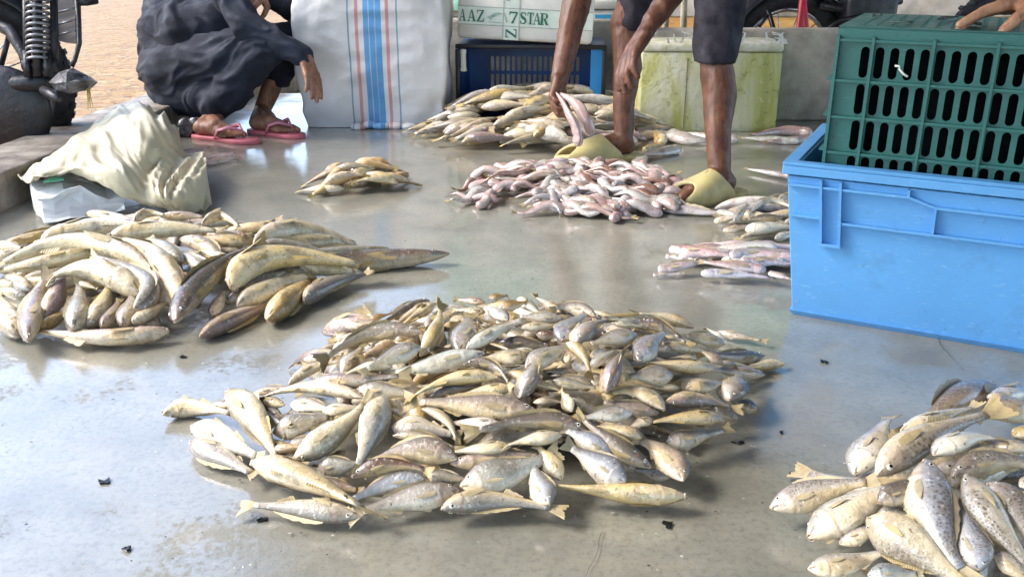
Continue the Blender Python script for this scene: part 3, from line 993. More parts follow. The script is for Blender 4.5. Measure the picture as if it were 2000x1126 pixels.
def skin_material(name, c, c2):
    m, t, b, N, L = nodes_of(name)
    tc = N.new('ShaderNodeTexCoord'); v = tc.outputs['Object']
    n1 = nz(N, L, 14, 6, .6, v); n2 = nz(N, L, 130, 4, .6, v)
    r = ramp(N, L, n1.outputs['Fac'], [(.3, c2), (.62, c)])
    mp = N.new('ShaderNodeMapping'); mp.inputs['Scale'].default_value = (1, 1, .16); L.new(v, mp.inputs[0])
    n3 = nz(N, L, 110, 4, .7, mp.outputs[0])
    c_ = mix(N, L, ramp(N, L, n3.outputs['Fac'], [(.50, 0), (.64, .6)]).outputs[0], r.outputs[0], tuple(k * .35 for k in c2))
    L.new(c_, b.inputs['Base Color'])
    b.inputs['Roughness'].default_value = .5
    b.inputs['Specular IOR Level'].default_value = .45
    b.inputs['Subsurface Weight'].default_value = .08
    b.inputs['Subsurface Radius'].default_value = (.012, .005, .003)
    p = bump(N, L, b, n2.outputs['Fac'], .25, .002)
    bump(N, L, b, n1.outputs['Fac'], .35, .006, p)
    return m
SK1 = skin_material('skin_dark', (.17, .070, .037), (.085, .034, .020))
SK2 = skin_material('skin_brown', (.34, .17, .10), (.22, .10, .06))
SK3 = skin_material('skin_tan', (.50, .27, .16), (.36, .17, .09))
CL_SHORT = mat('shorts_cloth', (.016, .013, .024), .8, .3, 20, bmp=.4, bscale=60, bdist=.004)
CL_NAVY = mat('navy_cotton', (.012, .018, .036), .88, .3, 10, bmp=.35, bscale=45, bdist=.005)
CL_SHIRT = mat('faded_shirt', (.22, .24, .27), .8, .25, 12, bmp=.3)
HAIR = mat('black_hair', (.012, .010, .009), .5, .3, 60)
Vz = Vector((0, 0, 1))
def head_caps(c, f):
    """head with brow, nose, chin and ears; f = facing."""
    c = Vector(c); f = Vector(f).normalized(); s = f.cross(Vz).normalized(); u = s.cross(f)
    caps = [(c + f * .005 + u * .02, .088, c - f * .025 + u * .02, .088), (c - u * .04 + f * .02, .070, c - u * .075 + f * .045, .045),
            (c + f * .085 + u * .005, .014, c + f * .108 - u * .025, .016), (c + f * .075 + u * .03 + s * .032, .016, c + f * .075 + u * .03 - s * .032, .016),
            (c + f * .088 - u * .055 + s * .018, .010, c + f * .088 - u * .055 - s * .018, .010)]
    for k in (1, -1):
        caps.append((c + s * .085 * k + u * .015, .014, c + s * .088 * k - u * .02, .011))
        caps.append((c + f * .078 + u * .012 + s * .032 * k, .013, c + f * .078 + u * .012 + s * .034 * k, .013))
    return caps

# --- the standing man: bent forward, bare shins, one hand full of fish
n_a, n_k = P(1406, 342, 2.93), P(1394, 88, 2.95)
f_a, f_k = P(1218, 272, 3.42), P(1220, 45, 3.40)
hipn, hipf = n_k + Vector((.06, .13, .38)), f_k + Vector((.15, -.06, .37))
pel = (hipn + hipf) / 2 + Vector((.02, 0, .06))
chest = pel + Vector((-.36, -.01, .10)); neck = chest + Vector((-.16, -.01, .03)); headc = neck + Vector((-.12, -.01, .03))
shn, shf = chest + Vector((-.06, -.19, .02)), chest + Vector((-.06, .19, .02))
eln, wrn = P(1352, -70, 3.05), P(1254, 72, 3.00)
elf, wrf = P(1140, -55, 3.42), P(1092, 158, 3.36)
n_heel, n_toe = G(1440, 384), G(1318, 404)
f_heel, f_toe = G(1238, 312), G(1090, 322)
lift = Vector((0, 0, .022))
fw_n = (n_toe - n_heel).normalized() * .018
caps = foot(n_a, n_heel + lift + fw_n, n_toe + lift + fw_n, .036) + foot(f_a, f_heel + lift, f_toe + lift, .036)
for a, k, h in ((n_a, n_k, hipn), (f_a, f_k, hipf)):
    m_ = a.lerp(k, .62) + Vector((.014, .012, 0))
    caps += [(a, .035, a.lerp(k, .35), .040), (a.lerp(k, .35), .041, m_, .054), (m_, .054, k, .052), (k, .055, h, .082)]
caps += [(hipn, .09, hipf, .09), (pel, .12, chest, .13), (chest, .125, neck, .06), (neck, .055, headc, .06), (shn, .06, shf, .06), (shn, .056, eln, .043), (shf, .056, elf, .046)]
caps += [(eln, .044, eln.lerp(wrn, .35), .043), (eln.lerp(wrn, .35), .043, wrn, .028), (elf, .048, elf.lerp(wrf, .35), .052), (elf.lerp(wrf, .35), .052, wrf, .031)]
caps += hand(wrn, P(1222, 126, 2.97) - wrn, Vector((.75, .35, -.1)), (.30, .38, .42, .45), 1.14, -1, .1, .7, .026)
fist_d = P(1078, 208, 3.33) - wrf
caps += hand(wrf, fist_d, Vector((.85, -.35, -.1)), (.85, .9, .95, 1.0), 1.02, -1, .0, .7, .028)
caps += head_caps(headc + Vector((-.05, 0, .03)), Vector((-.8, -.25, -.55)))
man_o = Vector((f_heel + n_heel) / 2)
man = empty('person', man_o)
tag(man, 'man in dark knee length shorts and yellow slides bending over the fish', 'person')
blob('body', caps, .0042, SK1, 3, folds(.0028, 18, 3, (1, 1, .4)), man, man_o)
sc_ = []
for k, h, hem in ((n_k, hipn, P(1396, 108, 2.945)), (f_k, hipf, P(1236, 44, 3.40))):
    sc_ += [(hem, .070, k.lerp(h, .35), .082), (k.lerp(h, .35), .082, h, .108)]
sc_ += [(hipn, .112, hipf, .112), (pel, .135, pel + Vector((-.08, 0, .04)), .14)]
def cut_hem(o, cuts):
    """open the garment below its hems: every cut is (point, outward direction, radius)."""
    bm_ = bmesh.new(); bm_.from_mesh(o.data)
    dead = []
    for f in bm_.faces:
        c = f.calc_center_median() + (o.parent.location if o.parent else o.location)
        for p, d, r in cuts:
            if (c - p).dot(d) > 0 and (c - p - d * (c - p).dot(d)).length < r and (c - p).length < r * 1.6:
                dead.append(f); break
    bmesh.ops.delete(bm_, geom=dead, context='FACES')
    bm_.to_mesh(o.data); bm_.free()
    sl = o.modifiers.new('cloth', 'SOLIDIFY'); sl.thickness = .004; sl.offset = -1
sh_o = blob('shorts', sc_, .007, CL_SHORT, 8, folds(.006, 11, 5, (1, 1, .5)), man, man_o)
cut_hem(sh_o, [(P(1396, 122, 2.945), Vector((0, 0, -1)), .13), (P(1236, 57, 3.40), Vector((0, 0, -1)), .13)])
blob('shirt', [(pel + Vector((-.05, 0, .03)), .15, chest, .155), (chest, .15, neck + Vector((.05, 0, 0)), .09), (shn, .085, shn.lerp(eln, .45), .07), (shf, .085, shf.lerp(elf, .40), .07), (shn, .09, shf, .09)],
     .010, CL_SHIRT, 6, folds(.006, 10, 2), man, man_o)
blob('hair', [(headc + Vector((-.03, 0, .06)), .092, headc + Vector((.03, 0, .05)), .085)], .010, HAIR, 3, folds(.004, 40), man, man_o)

M_SLIDE = mat('yellow_foam_rubber', (.50, .42, .19), .55, .14, 18, bmp=.2, bscale=70, bdist=.002)
def slide(name, heel, toe, wid, parent, org, mat_=None):
    """thick soled slide with one broad band and an open toe."""
    heel, toe = Vector(heel), Vector(toe)
    f = (toe - heel); Lf = f.length; f.normalize(); l = Vector((-f.y, f.x, 0))
    prof = [(-.06, .26), (-.02, .40), (.05, .43), (.18, .40), (.36, .40), (.52, .46), (.68, .52), (.80, .52), (.92, .44), (1.0, .28), (1.04, .10)]
    lat = []
    def w_at(t):
        return np.interp(t, [p[0] for p in prof], [p[1] for p in prof]) * wid
    q = MB()
    n = 24
    rows = []
    ts = [-.06 + (1.10) * i / n for i in range(n + 1)]
    for z, k in ((0, .94), (.008, 1.0), (.020, 1.0), (.027, .95)):
        up = z
        ring = [heel + f * (t * Lf) + l * w_at(t) * k + Vector((0, 0, up + (.012 * max(0, t - .75) ** 1 if z > 0 else .006 * max(0, t - .75)))) for t in ts]
        ring += [heel + f * (t * Lf) - l * w_at(t) * k + Vector((0, 0, up + (.012 * max(0, t - .75) if z > 0 else .006 * max(0, t - .75)))) for t in reversed(ts)]
        rows.append(ring)
    K = len(rows[0]); vs = [p for r in rows for p in r]
    fs = [(i * K + k, i * K + (k + 1) % K, (i + 1) * K + (k + 1) % K, (i + 1) * K + k) for i in range(3) for k in range(K)]
    fs += [tuple(range(K))[::-1], tuple(range(3 * K, 4 * K))]
    q.add([p - org for p in vs], fs, 0, True)
    o = q.build(name, [mat_ or M_SLIDE], parent)
    # band: arches over the instep
    nu, nv = 12, 16
    vs = []
    for i in range(nu + 1):
        u = i / nu
        for k in range(nv + 1):
            a = math.pi * k / nv
            # front edge cut lower at the middle; back edge rises up the instep
            t = .38 + (.45 * u) + .06 * math.sin(a) * (1 - 2 * u)
            t += (.20 * (1 - math.sin(a)) if u > .5 else -.20 * (1 - math.sin(a)) ** 1.5) * abs(2 * u - 1)
            hgt = (.088 - .034 * u ** 1.2)
            wv = w_at(t) * 1.02
            x = wv * math.cos(a) * (1 if abs(math.cos(a)) > .9 else 1)
            z = .012 + hgt * (max(0, math.sin(a)) ** .62)
            vs.append(heel + f * (t * Lf) + l * x + Vector((0, 0, z)) - org)
    fs = [(i * (nv + 1) + k, (i + 1) * (nv + 1) + k, (i + 1) * (nv + 1) + k + 1, i * (nv + 1) + k + 1) for i in range(nu) for k in range(nv)]
    q = MB(); q.add(vs, fs, 0, True)
    b_ = q.build('strap', [mat_ or M_SLIDE], o)
    sl = b_.modifiers.new('t', 'SOLIDIFY'); sl.thickness = .011; sl.offset = 0
    bv = b_.modifiers.new('b', 'BEVEL'); bv.width = .003; bv.segments = 2; bv.limit_method = 'ANGLE'
    return o
slide('slide_sandal', n_heel, n_toe, .112, man, man_o)
slide('slide_sandal', f_heel, f_toe, .112, man, man_o)

# --- the squatting man in navy
s_heel, s_toe = G(384, 268), G(500, 281)
t_heel, t_toe = G(492, 258), G(590, 270)
s_a, t_a = P(414, 232, 3.90), P(512, 216, 4.08)
s_k, t_k = P(512, 92, 3.76), P(566, 78, 4.02)
s_h, t_h = P(345, 150, 4.02), P(366, 140, 4.28)
pel = (s_h + t_h) / 2
chest = P(392, -150, 4.12); neck = P(420, -230, 4.08)
shs, sht = P(362, -165, 3.92), P(430, -150, 4.30)
els, wrs = P(478, 48, 3.72), P(598, 116, 3.74)
elt, wrt = P(590, 20, 4.06), P(512, -14, 3.86)
caps = foot(s_a, s_heel + Vector((0, 0, .012)), s_toe + Vector((0, 0, .012)), .036) + foot(t_a, t_heel + Vector((0, 0, .012)), t_toe + Vector((0, 0, .012)), .036)
for a, k, h in ((s_a, s_k, s_h), (t_a, t_k, t_h)):
    caps += [(a, .036, a.lerp(k, .5), .048), (a.lerp(k, .5), .048, k, .055), (k, .055, h, .085)]
caps += [(s_h, .10, t_h, .10), (pel, .13, chest, .14), (chest, .12, neck, .06), (neck, .055, neck + Vector((.04, 0, .10)), .06), (shs, .06, sht, .06), (shs, .055, els, .042), (sht, .055, elt, .042), (els, .042, wrs, .027), (elt, .042, wrt, .027)]
caps += hand(wrs, P(612, 158, 3.72) - wrs, Vector((-.7, .5, -.2)), (.16, .2, .22, .28), 1.0, 1, .06, .4)
caps += hand(wrt, Vector((-.35, -.75, -.35)), Vector((-.2, .25, -.9)), (.5, .55, .6, .65), 1.0, 1, .05, .5)
caps += head_caps(neck + Vector((.07, -.02, .17)), Vector((.85, -.45, -.3)))
sq_o = Vector((s_heel + t_heel) / 2)
sq = empty('person', sq_o)
tag(sq, 'squatting man in loose navy clothes and pink sandals beside the white sack', 'person')
blob('body', caps, .0042, SK2, 3, folds(.0014, 16, 8, (1, 1, .35)), sq, sq_o)
cl = [(s_h + Vector((-.02, 0, .02)), .135, s_k, .088), (t_h, .13, t_k, .085), (s_k, .086, s_k.lerp(s_a, .62), .078), (s_k.lerp(s_a, .55), .080, P(416, 206, 3.90), .062), (P(350, 178, 4.0), .10, P(440, 190, 3.88), .066),
      (t_k, .080, t_k.lerp(t_a, .45), .070), (s_h, .14, t_h, .14), (P(340, 160, 4.02), .11, P(380, 196, 3.97), .075)]
cl_o = blob('trousers', cl, .0075, CL_NAVY, 7, dfolds(.0085, s_k - s_h + Vector((0, 0, .05)), 3.2, 11, 2), sq, sq_o)
tn = [(pel + Vector((.0, 0, .08)), .175, chest, .175), (chest, .16, neck, .075), (shs, .085, els, .058), (els, .060, els.lerp(wrs, .90), .046), (sht, .085, elt, .064), (elt, .064, elt.lerp(wrt, .80), .050), (shs, .09, sht, .09),
      (P(372, 60, 3.98), .15, P(430, 40, 3.92), .11), (P(330, 70, 4.05), .13, P(345, 130, 4.02), .125)]
tun_o = blob('tunic', tn, .0075, CL_NAVY, 7, dfolds(.0085, Vector((.75, -.2, -.45)), 3.0, 10, 6), sq, sq_o)
blob('hair', [(neck + Vector((.05, 0, .22)), .092, neck + Vector((.0, 0, .20)), .09)], .010, HAIR, 3, folds(.004, 40), sq, sq_o)
M_PINK = mat('pink_rubber', (.62, .16, .19), .45, .15, 14)
M_MAROON = mat('pink_rubber_strap', (.55, .20, .26), .45, .15, 14)
def flipflop(heel, toe, wid, parent, org):
    heel, toe = Vector(heel), Vector(toe)
    f = (toe - heel); Lf = f.length; f.normalize(); l = Vector((-f.y, f.x, 0))
    prof_t = [-.03, .02, .15, .4, .62, .8, .93, 1.0, 1.04]; prof_w = [.18, .34, .40, .36, .44, .47, .40, .25, .08]
    ts = [-.03 + 1.07 * i / 22 for i in range(23)]
    q = MB(); rows = []
    for z, k in ((0, .95), (.005, 1), (.013, 1), (.016, .96)):
        rows.append([heel + f * t * Lf + l * np.interp(t, prof_t, prof_w) * wid * k + Vector((0, 0, z)) for t in ts] + [heel + f * t * Lf - l * np.interp(t, prof_t, prof_w) * wid * k + Vector((0, 0, z)) for t in reversed(ts)])
    K = len(rows[0])
    q.add([p - org for r in rows for p in r], [(i * K + k, i * K + (k + 1) % K, (i + 1) * K + (k + 1) % K, (i + 1) * K + k) for i in range(3) for k in range(K)] + [tuple(range(K))[::-1], tuple(range(3 * K, 4 * K))], 0, True)
    o = q.build('sandal', [M_PINK], parent)
    q = MB()
    for k in (1, -1):
        q.tube([heel + f * Lf * .80 + l * .012 + Vector((0, 0, .014)) - org, heel + f * Lf * .78 + l * .010 + Vector((0, 0, .045)) - org, heel + f * Lf * .66 + l * .032 * k + Vector((0, 0, .064)) - org, heel + f * Lf * .52 + l * .046 * k + Vector((0, 0, .050)) - org, heel + f * Lf * .42 + l * .042 * k + Vector((0, 0, .012)) - org], [.004, .006, .011, .010, .006], 8, flat=.5)
    q.build('strap', [M_MAROON], o)
    return o
flipflop(s_heel, s_toe, .105, sq, sq_o)
flipflop(t_heel, t_toe, .105, sq, sq_o)

# --- third person: stands right of the picture, one hand on the green crate
gtop = green.location.z + .336
hk = G(1905, 26, gtop + .022)
wr3 = hk + Vector((.105, .0, .028))
per = empty('person', (wr3.x + .42, wr3.y + .10, 0))
tag(per, 'person whose bare hand rests on top of the green crate', 'person')
po = Vector(per.location)
el3 = wr3 + Vector((.24, .02, .10)); sh3 = po + Vector((-.10, -.06, 1.22))
el3 = wr3.lerp(sh3, .45) + Vector((.07, -.03, -.10))
caps = hand(wr3, hk - wr3 + Vector((0, -.008, .0)), Vector((0, -.25, -1)), (.10, .26, .30, .34), 1.0, 1, .35, .2, .025)
caps += [(wr3, .027, el3, .042), (el3, .042, sh3, .055)]
caps += foot(po + Vector((.0, -.1, .09)), po + Vector((.02, -.1, .01)), po + Vector((-.23, -.12, .01))) + foot(po + Vector((.0, .12, .09)), po + Vector((.02, .12, .01)), po + Vector((-.23, .12, .01)))
for y in (-.1, .12):
    caps += [(po + Vector((0, y, .09)), .036, po + Vector((-.02, y, .46)), .055), (po + Vector((-.02, y, .46)), .056, po + Vector((.02, y * .8, .86)), .085)]
caps += [(po + Vector((.02, 0, .9)), .13, po + Vector((-.04, 0, 1.22)), .14), (po + Vector((-.1, -.18, 1.24)), .055, po + Vector((-.02, .18, 1.26)), .06), (po + Vector((-.02, .2, 1.24)), .05, po + Vector((.03, .27, .98)), .042), (po + Vector((.03, .27, .98)), .04, po + Vector((-.02, .27, .74)), .028)]
caps += hand(po + Vector((-.02, .27, .74)), Vector((-.05, 0, -1)), Vector((0, -1, 0)), .25)
caps += [(po + Vector((-.04, 0, 1.28)), .06, po + Vector((-.06, 0, 1.42)), .055)] + head_caps(po + Vector((-.08, 0, 1.52)), Vector((-1, -.1, -.25)))
blob('body', caps, .0045, SK3, 3, folds(.001, 16, 8), per, po)
blob('shirt', [(po + Vector((.02, 0, .82)), .165, po + Vector((-.04, 0, 1.24)), .165), (sh3, .085, sh3.lerp(el3, .5), .07), (po + Vector((-.02, .2, 1.24)), .08, po + Vector((.02, .25, 1.08)), .065), (po + Vector((-.1, -.16, 1.24)), .09, po + Vector((-.02, .18, 1.26)), .09)], .010, CL_SHIRT, 6, folds(.007, 10, 4), per, po)
tr = []
for y in (-.1, .12):
    tr += [(po + Vector((0, y, .14)), .062, po + Vector((-.02, y, .46)), .078), (po + Vector((-.02, y, .46)), .08, po + Vector((.02, y * .8, .86)), .115)]
blob('trousers', tr + [(po + Vector((.02, -.08, .86)), .12, po + Vector((.02, .09, .86)), .12)], .010, CL_SHORT, 6, folds(.006, 10, 9), per, po)
blob('hair', [(po + Vector((-.05, 0, 1.575)), .092, po + Vector((-.02, 0, 1.56)), .09)], .010, HAIR, 3, folds(.004, 40), per, po)

# ------------------------------------------------------------------ crumpled sack sheet and the white carton
M_TARP = mat('beige_sacking', (.54, .48, .33), .45, .25, 6, bmp=.35, bscale=70, bdist=.004, col2=(.42, .39, .28))
rows = [
 [(38, 350, .09), (105, 302, .13), (190, 240, .17), (255, 204, .21), (318, 222, .19), (350, 258, .06)],
 [(50, 352, .13), (125, 308, .18), (200, 262, .21), (268, 232, .245), (330, 252, .20), (356, 288, .03)],
 [(80, 352, .15), (150, 322, .17), (215, 298, .19), (282, 288, .205), (338, 300, .12), (372, 308, .02)],
 [(128, 344, .14), (190, 342, .155), (246, 334, .165), (302, 328, .14), (352, 324, .105), (398, 302, .105)],
 [(196, 354, .12), (238, 374, .10), (282, 388, .07), (322, 384, .09), (362, 368, .10), (404, 340, .08)],
 [(226, 372, .07), (262, 396, .025), (300, 410, .012), (342, 414, .012), (382, 414, .010), (414, 404, .008)],
]
cps = [[G(p[0], p[1], p[2] * .85) for p in r] for r in rows]
def cr_(p, t):
    n = len(p) - 1
    x = t * n; i = min(int(x), n - 1); u = x - i
    p0, p1, p2, p3 = p[max(i - 1, 0)], p[i], p[i + 1], p[min(i + 2, n)]
    return .5 * ((2 * p1) + (p2 - p0) * u + (2 * p0 - 5 * p1 + 4 * p2 - p3) * u * u + (3 * p1 - p0 - 3 * p2 + p3) * u ** 3)
NU, NV = 70, 80
vs = []
for i in range(NU + 1):
    for k in range(NV + 1):
        row = [cr_(c, k / NV) for c in cps]
        p = cr_(row, i / NU)
        u_, v_ = i / NU, k / NV
        wv = noise.noise(Vector((u_ * 3, v_ * 3, 5))) * .25
        a = noise.noise(Vector(((v_ + wv) * 7, u_ * 2.0, 1))); b_ = noise.noise(Vector(((v_ - wv) * 14, u_ * 4.5 + wv * 6, 4)))
        d = (1 - 4.0 * abs(a)) * .014 + (1 - 4.0 * abs(b_)) * .005
        p = p + Vector((.25 * d, -.45 * d, d))
        p.z = max(p.z, .006)
        vs.append(p)
q = MB(); q.add(vs, [(i * (NV + 1) + k, (i + 1) * (NV + 1) + k, (i + 1) * (NV + 1) + k + 1, i * (NV + 1) + k + 1) for i in range(NU) for k in range(NV)], 0, True)
tarp = q.build('empty_sack', [M_TARP], None, G(230, 340))
tag(tarp, 'crumpled beige empty sack thrown over the kerb beside the squatting man', 'sack')
sl = tarp.modifiers.new('t', 'SOLIDIFY'); sl.thickness = .003
c0, c1 = G(92, 440), G(242, 418)
cd = (c1 - c0); cl_ = cd.length
cn = empty('white_carton', (c0 + c1) / 2, math.atan2(cd.y, cd.x))
tag(cn, 'flattened white carton with a small green print lying under the beige sack', 'carton')
q = MB()
bm = bmesh.new(); bmesh.ops.create_cube(bm, size=1); bmesh.ops.subdivide_edges(bm, edges=list(bm.edges), cuts=5, use_grid_fill=True)
for v in bm.verts:
    x, y, z = v.co
    h_ = .095 * (1 - .30 * (x + .5)) * (1 + .2 * math.sin(7 * x + 2))
    v.co = Vector((x * (cl_ + .02), .12 + y * .24 * (1 - .2 * z), (z + .5) * h_ + (.004 if z < -.4 else 0)))
    n_ = noise.noise(v.co * 13) * .026 + noise.noise(v.co * 37) * .016
    v.co += Vector((n_ * .5, n_, abs(n_) if z < 0 else n_))
bm.verts.index_update()
q.add([v.co for v in bm.verts], [[v.index for v in f.verts] for f in bm.faces], 0, False); bm.free()
M_CARTON = mat('white_card', (.74, .75, .75), .4, .08, 9, bmp=.2, bscale=30, bdist=.005)
co_ = q.build('body', [M_CARTON], cn)
bv = co_.modifiers.new('b', 'BEVEL'); bv.width = .003; bv.segments = 1
q = MB()
for k in range(3):
    q.box((-cl_ * .30 + k * .004, .06, .118 - .0), (.055 - .012 * k, .008, .004), Matrix.Translation((0, (k - 1) * .017, 0)))
pr = q.build('green_print', [mat('print_green', (.12, .50, .30), .4, .1, 20)], cn)
# grey plastic bag by the pink sandal
bg_o = G(366, 268)
gb = blob('plastic_bag', [(bg_o + Vector((0, .02, .03)), .032, bg_o + Vector((.03, .03, .05)), .026), (bg_o + Vector((-.03, .03, .02)), .022, bg_o + Vector((-.01, .0, .06)), .018)], .006, mat('grey_film', (.16, .16, .17), .2, .3, 20, bmp=.5), 3, folds(.008, 30), None, bg_o)
tag(gb, 'small crumpled grey plastic bag behind the pink sandal', 'bag')

# ------------------------------------------------------------------ motorcycles
M_RUB = mat('tyre_rubber', (.018, .018, .020), .7, .3, 30)
M_BLK = mat('black_paint', (.012, .013, .019), .42, .4, 12, bmp=.5, bscale=25, bdist=.01)
M_CHR = mat('worn_chrome', (.55, .55, .56), .25, .3, 30, metal=.9)
M_SPR = mat('spring_steel', (.30, .31, .34), .35, .3, 40, metal=.6)
M_PAN = mat('brown_grey_panel', (.16, .135, .12), .5, .3, 9)
M_RED = mat('red_paint', (.48, .03, .05), .35, .2, 12)
def moto_wheel(parent, c, ax, r, spokes=14):
    c = Vector(c); ax = Vector(ax).normalized()
    w = empty('wheel'); w.parent = parent; w.location = c
    q = MB(); q.ring((0, 0, 0), ax, r - .045, .045, 56, 10)
    u = ax.orthogonal().normalized(); v = ax.cross(u)
    for i in range(56):
        a = 2 * math.pi * i / 56
        d = u * math.cos(a) + v * math.sin(a); tn_ = ax.cross(d)
        Mt_ = Matrix.Translation(d * (r - .004)) @ Matrix((tn_, ax, d)).transposed().to_4x4()
        q.box((0, (.016 if i % 2 else -.016), 0), (.020, .045, .014), Mt_)
    q.build('tyre', [M_RUB], w)
    q = MB(); q.ring((0, 0, 0), ax, r - .092, .014, 48, 8); q.build('rim', [M_CHR], w)
    q = MB()
    for i in range(spokes):
        a = 2 * math.pi * i / spokes
        q.tube([(u * math.cos(a + .3) + v * math.sin(a + .3)) * .05 + ax * (.02 if i % 2 else -.02), (u * math.cos(a) + v * math.sin(a)) * (r - .095)], .0028, 5)
    q.build('spokes', [M_CHR], w)
    q = MB(); q.tube([-ax * .05, -ax * .02, ax * .02, ax * .05], [.03, .052, .052, .03], 16); q.build('hub', [M_BLK], w)
    return w
def fender(parent, c, ax, r, a0, a1, wid, mat_, n=18):
    c, ax = Vector(c), Vector(ax).normalized()
    u = Vector((ax.y, -ax.x, 0)).normalized()
    v = Vz
    vs = []
    for i in range(n + 1):
        a = a0 + (a1 - a0) * i / n
        d = u * math.cos(a) + v * math.sin(a)
        for k in range(9):
            s_ = k / 8 * 2 - 1
            vs.append(c + d * (r - .035 * abs(s_) ** 3) + ax * (wid * s_))
    q = MB(); q.add(vs, [(i * 9 + k, (i + 1) * 9 + k, (i + 1) * 9 + k + 1, i * 9 + k + 1) for i in range(n) for k in range(8)], 0, True)
    o = q.build('fender', [mat_], parent)
    sl = o.modifiers.new('t', 'SOLIDIFY'); sl.thickness = .004
    return o
Z1 = 3.40
wc = P(-62, 168, Z1)
mo = Vector((wc.x, wc.y, 0))
moto = empty('motorcycle', (wc.x, wc.y, -.09))
mz = Vector(moto.location)
tag(moto, 'black motorcycle with a long coil shock absorber parked beyond the kerb', 'motorcycle')
axm = Vector((.30, -.95, 0))
c_l = wc - mz
moto_wheel(moto, c_l, axm, c_l.z - .0, 16)
fwd = Vector((-.95, -.30, 0))
moto_wheel(moto, c_l + fwd * 1.25, axm, c_l.z, 16)
fender(moto, c_l, axm, c_l.z + .025, R(-48), R(150), .075, M_BLK)
L_ = lambda px, py, z: P(px, py, z) - mz
q = MB()
q.tube([L_(72, -60, 3.22), L_(74, 150, 3.22)], .016, 10)
q.build('shock_rod', [M_BLK], moto)
q = MB()
tp, bt = L_(72, -60, 3.22), L_(75, 118, 3.22)
axs = (bt - tp).normalized(); uu = axs.orthogonal().normalized(); vv = axs.cross(uu)
pts = []
turns = 15
for i in range(turns * 14 + 1):
    t = i / (turns * 14)
    a = 2 * math.pi * i / 14
    pts.append(tp.lerp(bt, t ** .9) + (uu * math.cos(a) + vv * math.sin(a)) * .036)
q.tube(pts, .0052, 6)
q.build('coil_spring', [M_SPR], moto)
q = MB()
q.tube([L_(104, -60, 3.25), L_(106, 60, 3.25), L_(104, 130, 3.25)], [.012, .014, .016], 10)
q.tube([L_(50, -40, 3.26), L_(52, 120, 3.26)], .012, 10)
q.build('fork_tube', [M_BLK], moto)
q = MB()
q.tube([L_(46, 128, 3.24), L_(110, 128, 3.24)], [.02, .022], 10); q.tube([L_(52, 100, 3.22), L_(54, 150, 3.22)], .014, 8); q.tube([L_(92, 100, 3.22), L_(94, 150, 3.22)], .014, 8)
q.tube([L_(-20, 40, 3.3), L_(20, 60, 3.28), L_(48, 105, 3.27), L_(60, 150, 3.27)], [.022, .024, .022, .02], 10)
q.tube([L_(20, 60, 3.34), L_(2, 130, 3.36)], .010, 8)
q.build('frame', [M_BLK], moto)
q = MB()
q.tube([L_(-62, 168, 3.33), L_(20, 165, 3.30), L_(95, 160, 3.24)], [.03, .034, .026], 12)
q.sphere(L_(10, 215, 3.33), (.17, .05, .16), 20, 12)
q.build('swing_arm', [M_BLK], moto)
# footrest with crumpled bright rubber, and a lever below
q = MB()
pk = [(98, 160), (118, 140), (145, 132), (172, 146), (187, 158), (168, 176), (140, 182), (112, 176)]
for dz, k in ((0, .8), (.018, 1), (.036, .85)):
    pass
ring0 = [L_(x, y, 3.16) for x, y in pk]
cen = sum(ring0, Vector()) / len(ring0)
vs = [cen + Vector((0, -.05, .004))] + [cen + (p - cen) * .55 + Vector((0, -.045 + .008 * (i % 2), .006 * (i % 3))) for i, p in enumerate(ring0)] + [p + Vector((0, -.01, 0)) for p in ring0] + [cen + (p - cen) * .8 + Vector((0, .05, -.012)) for p in ring0]
n_ = len(ring0)
fs = [(0, 1 + i, 1 + (i + 1) % n_) for i in range(n_)]
for b_ in (1, 1 + n_):
    fs += [(b_ + i, b_ + n_ + i, b_ + n_ + (i + 1) % n_, b_ + (i + 1) % n_) for i in range(n_)]
fs.append(tuple(1 + 2 * n_ + i for i in range(n_))[::-1])
q.add(vs, fs, 0, False)
q.build('footrest', [mat('worn_footrest', (.085, .085, .095), .4, .6, 30, metal=.1, col2=(.015, .015, .02), bmp=.8, bscale=50, bdist=.01, lo=.42, hi=.6)], moto)
q = MB(); q.tube([L_(85, 176, 3.2), L_(100, 184, 3.16), L_(116, 194, 3.12)], [.016, .018, .013], 8); q.build('lever', [M_BLK], moto)
q = MB(); q.tube([L_(146, -30, 3.2), L_(154, 40, 3.2), L_(155, 85, 3.2), L_(146, 118, 3.2), L_(139, 130, 3.2)], [.009, .009, .009, .008, .010], 8); q.build('cable', [M_BLK], moto)
q = MB()
pp = [L_(104, -20, 3.4), L_(146, -20, 3.38), L_(148, 86, 3.38), L_(130, 84, 3.39), L_(106, 78, 3.4)]
q.add(pp + [p + Vector((.0, .05, 0)) for p in pp], [tuple(range(5))[::-1], tuple(range(5, 10))] + [(i, (i + 1) % 5, 5 + (i + 1) % 5, 5 + i) for i in range(5)])
q.build('side_panel', [M_PAN], moto)
for k, y in enumerate((22, 45, 66)):
    q = MB(); q.tube([L_(106, y + 4, 3.385), L_(147, y - 6, 3.365)], .004, 6); q.build('panel_slat', [M_SPR], moto)
q = MB(); q.box(tuple(L_(60, -95, 3.4)), (.55, .24, .09), None, 0, .03); q.box(tuple(L_(168, 2, 3.36)), (.055, .10, .03), None, 0, .008); q.build('seat', [M_BLK], moto)
q = MB(); q.sphere(c_l + fwd * .62 + Vector((0, 0, .48)), (.26, .13, .14), 18, 10); q.build('fuel_tank', [M_BLK], moto)
q = MB(); q.box(tuple(c_l + fwd * .62 + Vector((0, 0, .12))), (.30, .22, .26), None, 0, .03); q.build('engine', [M_SPR], moto)
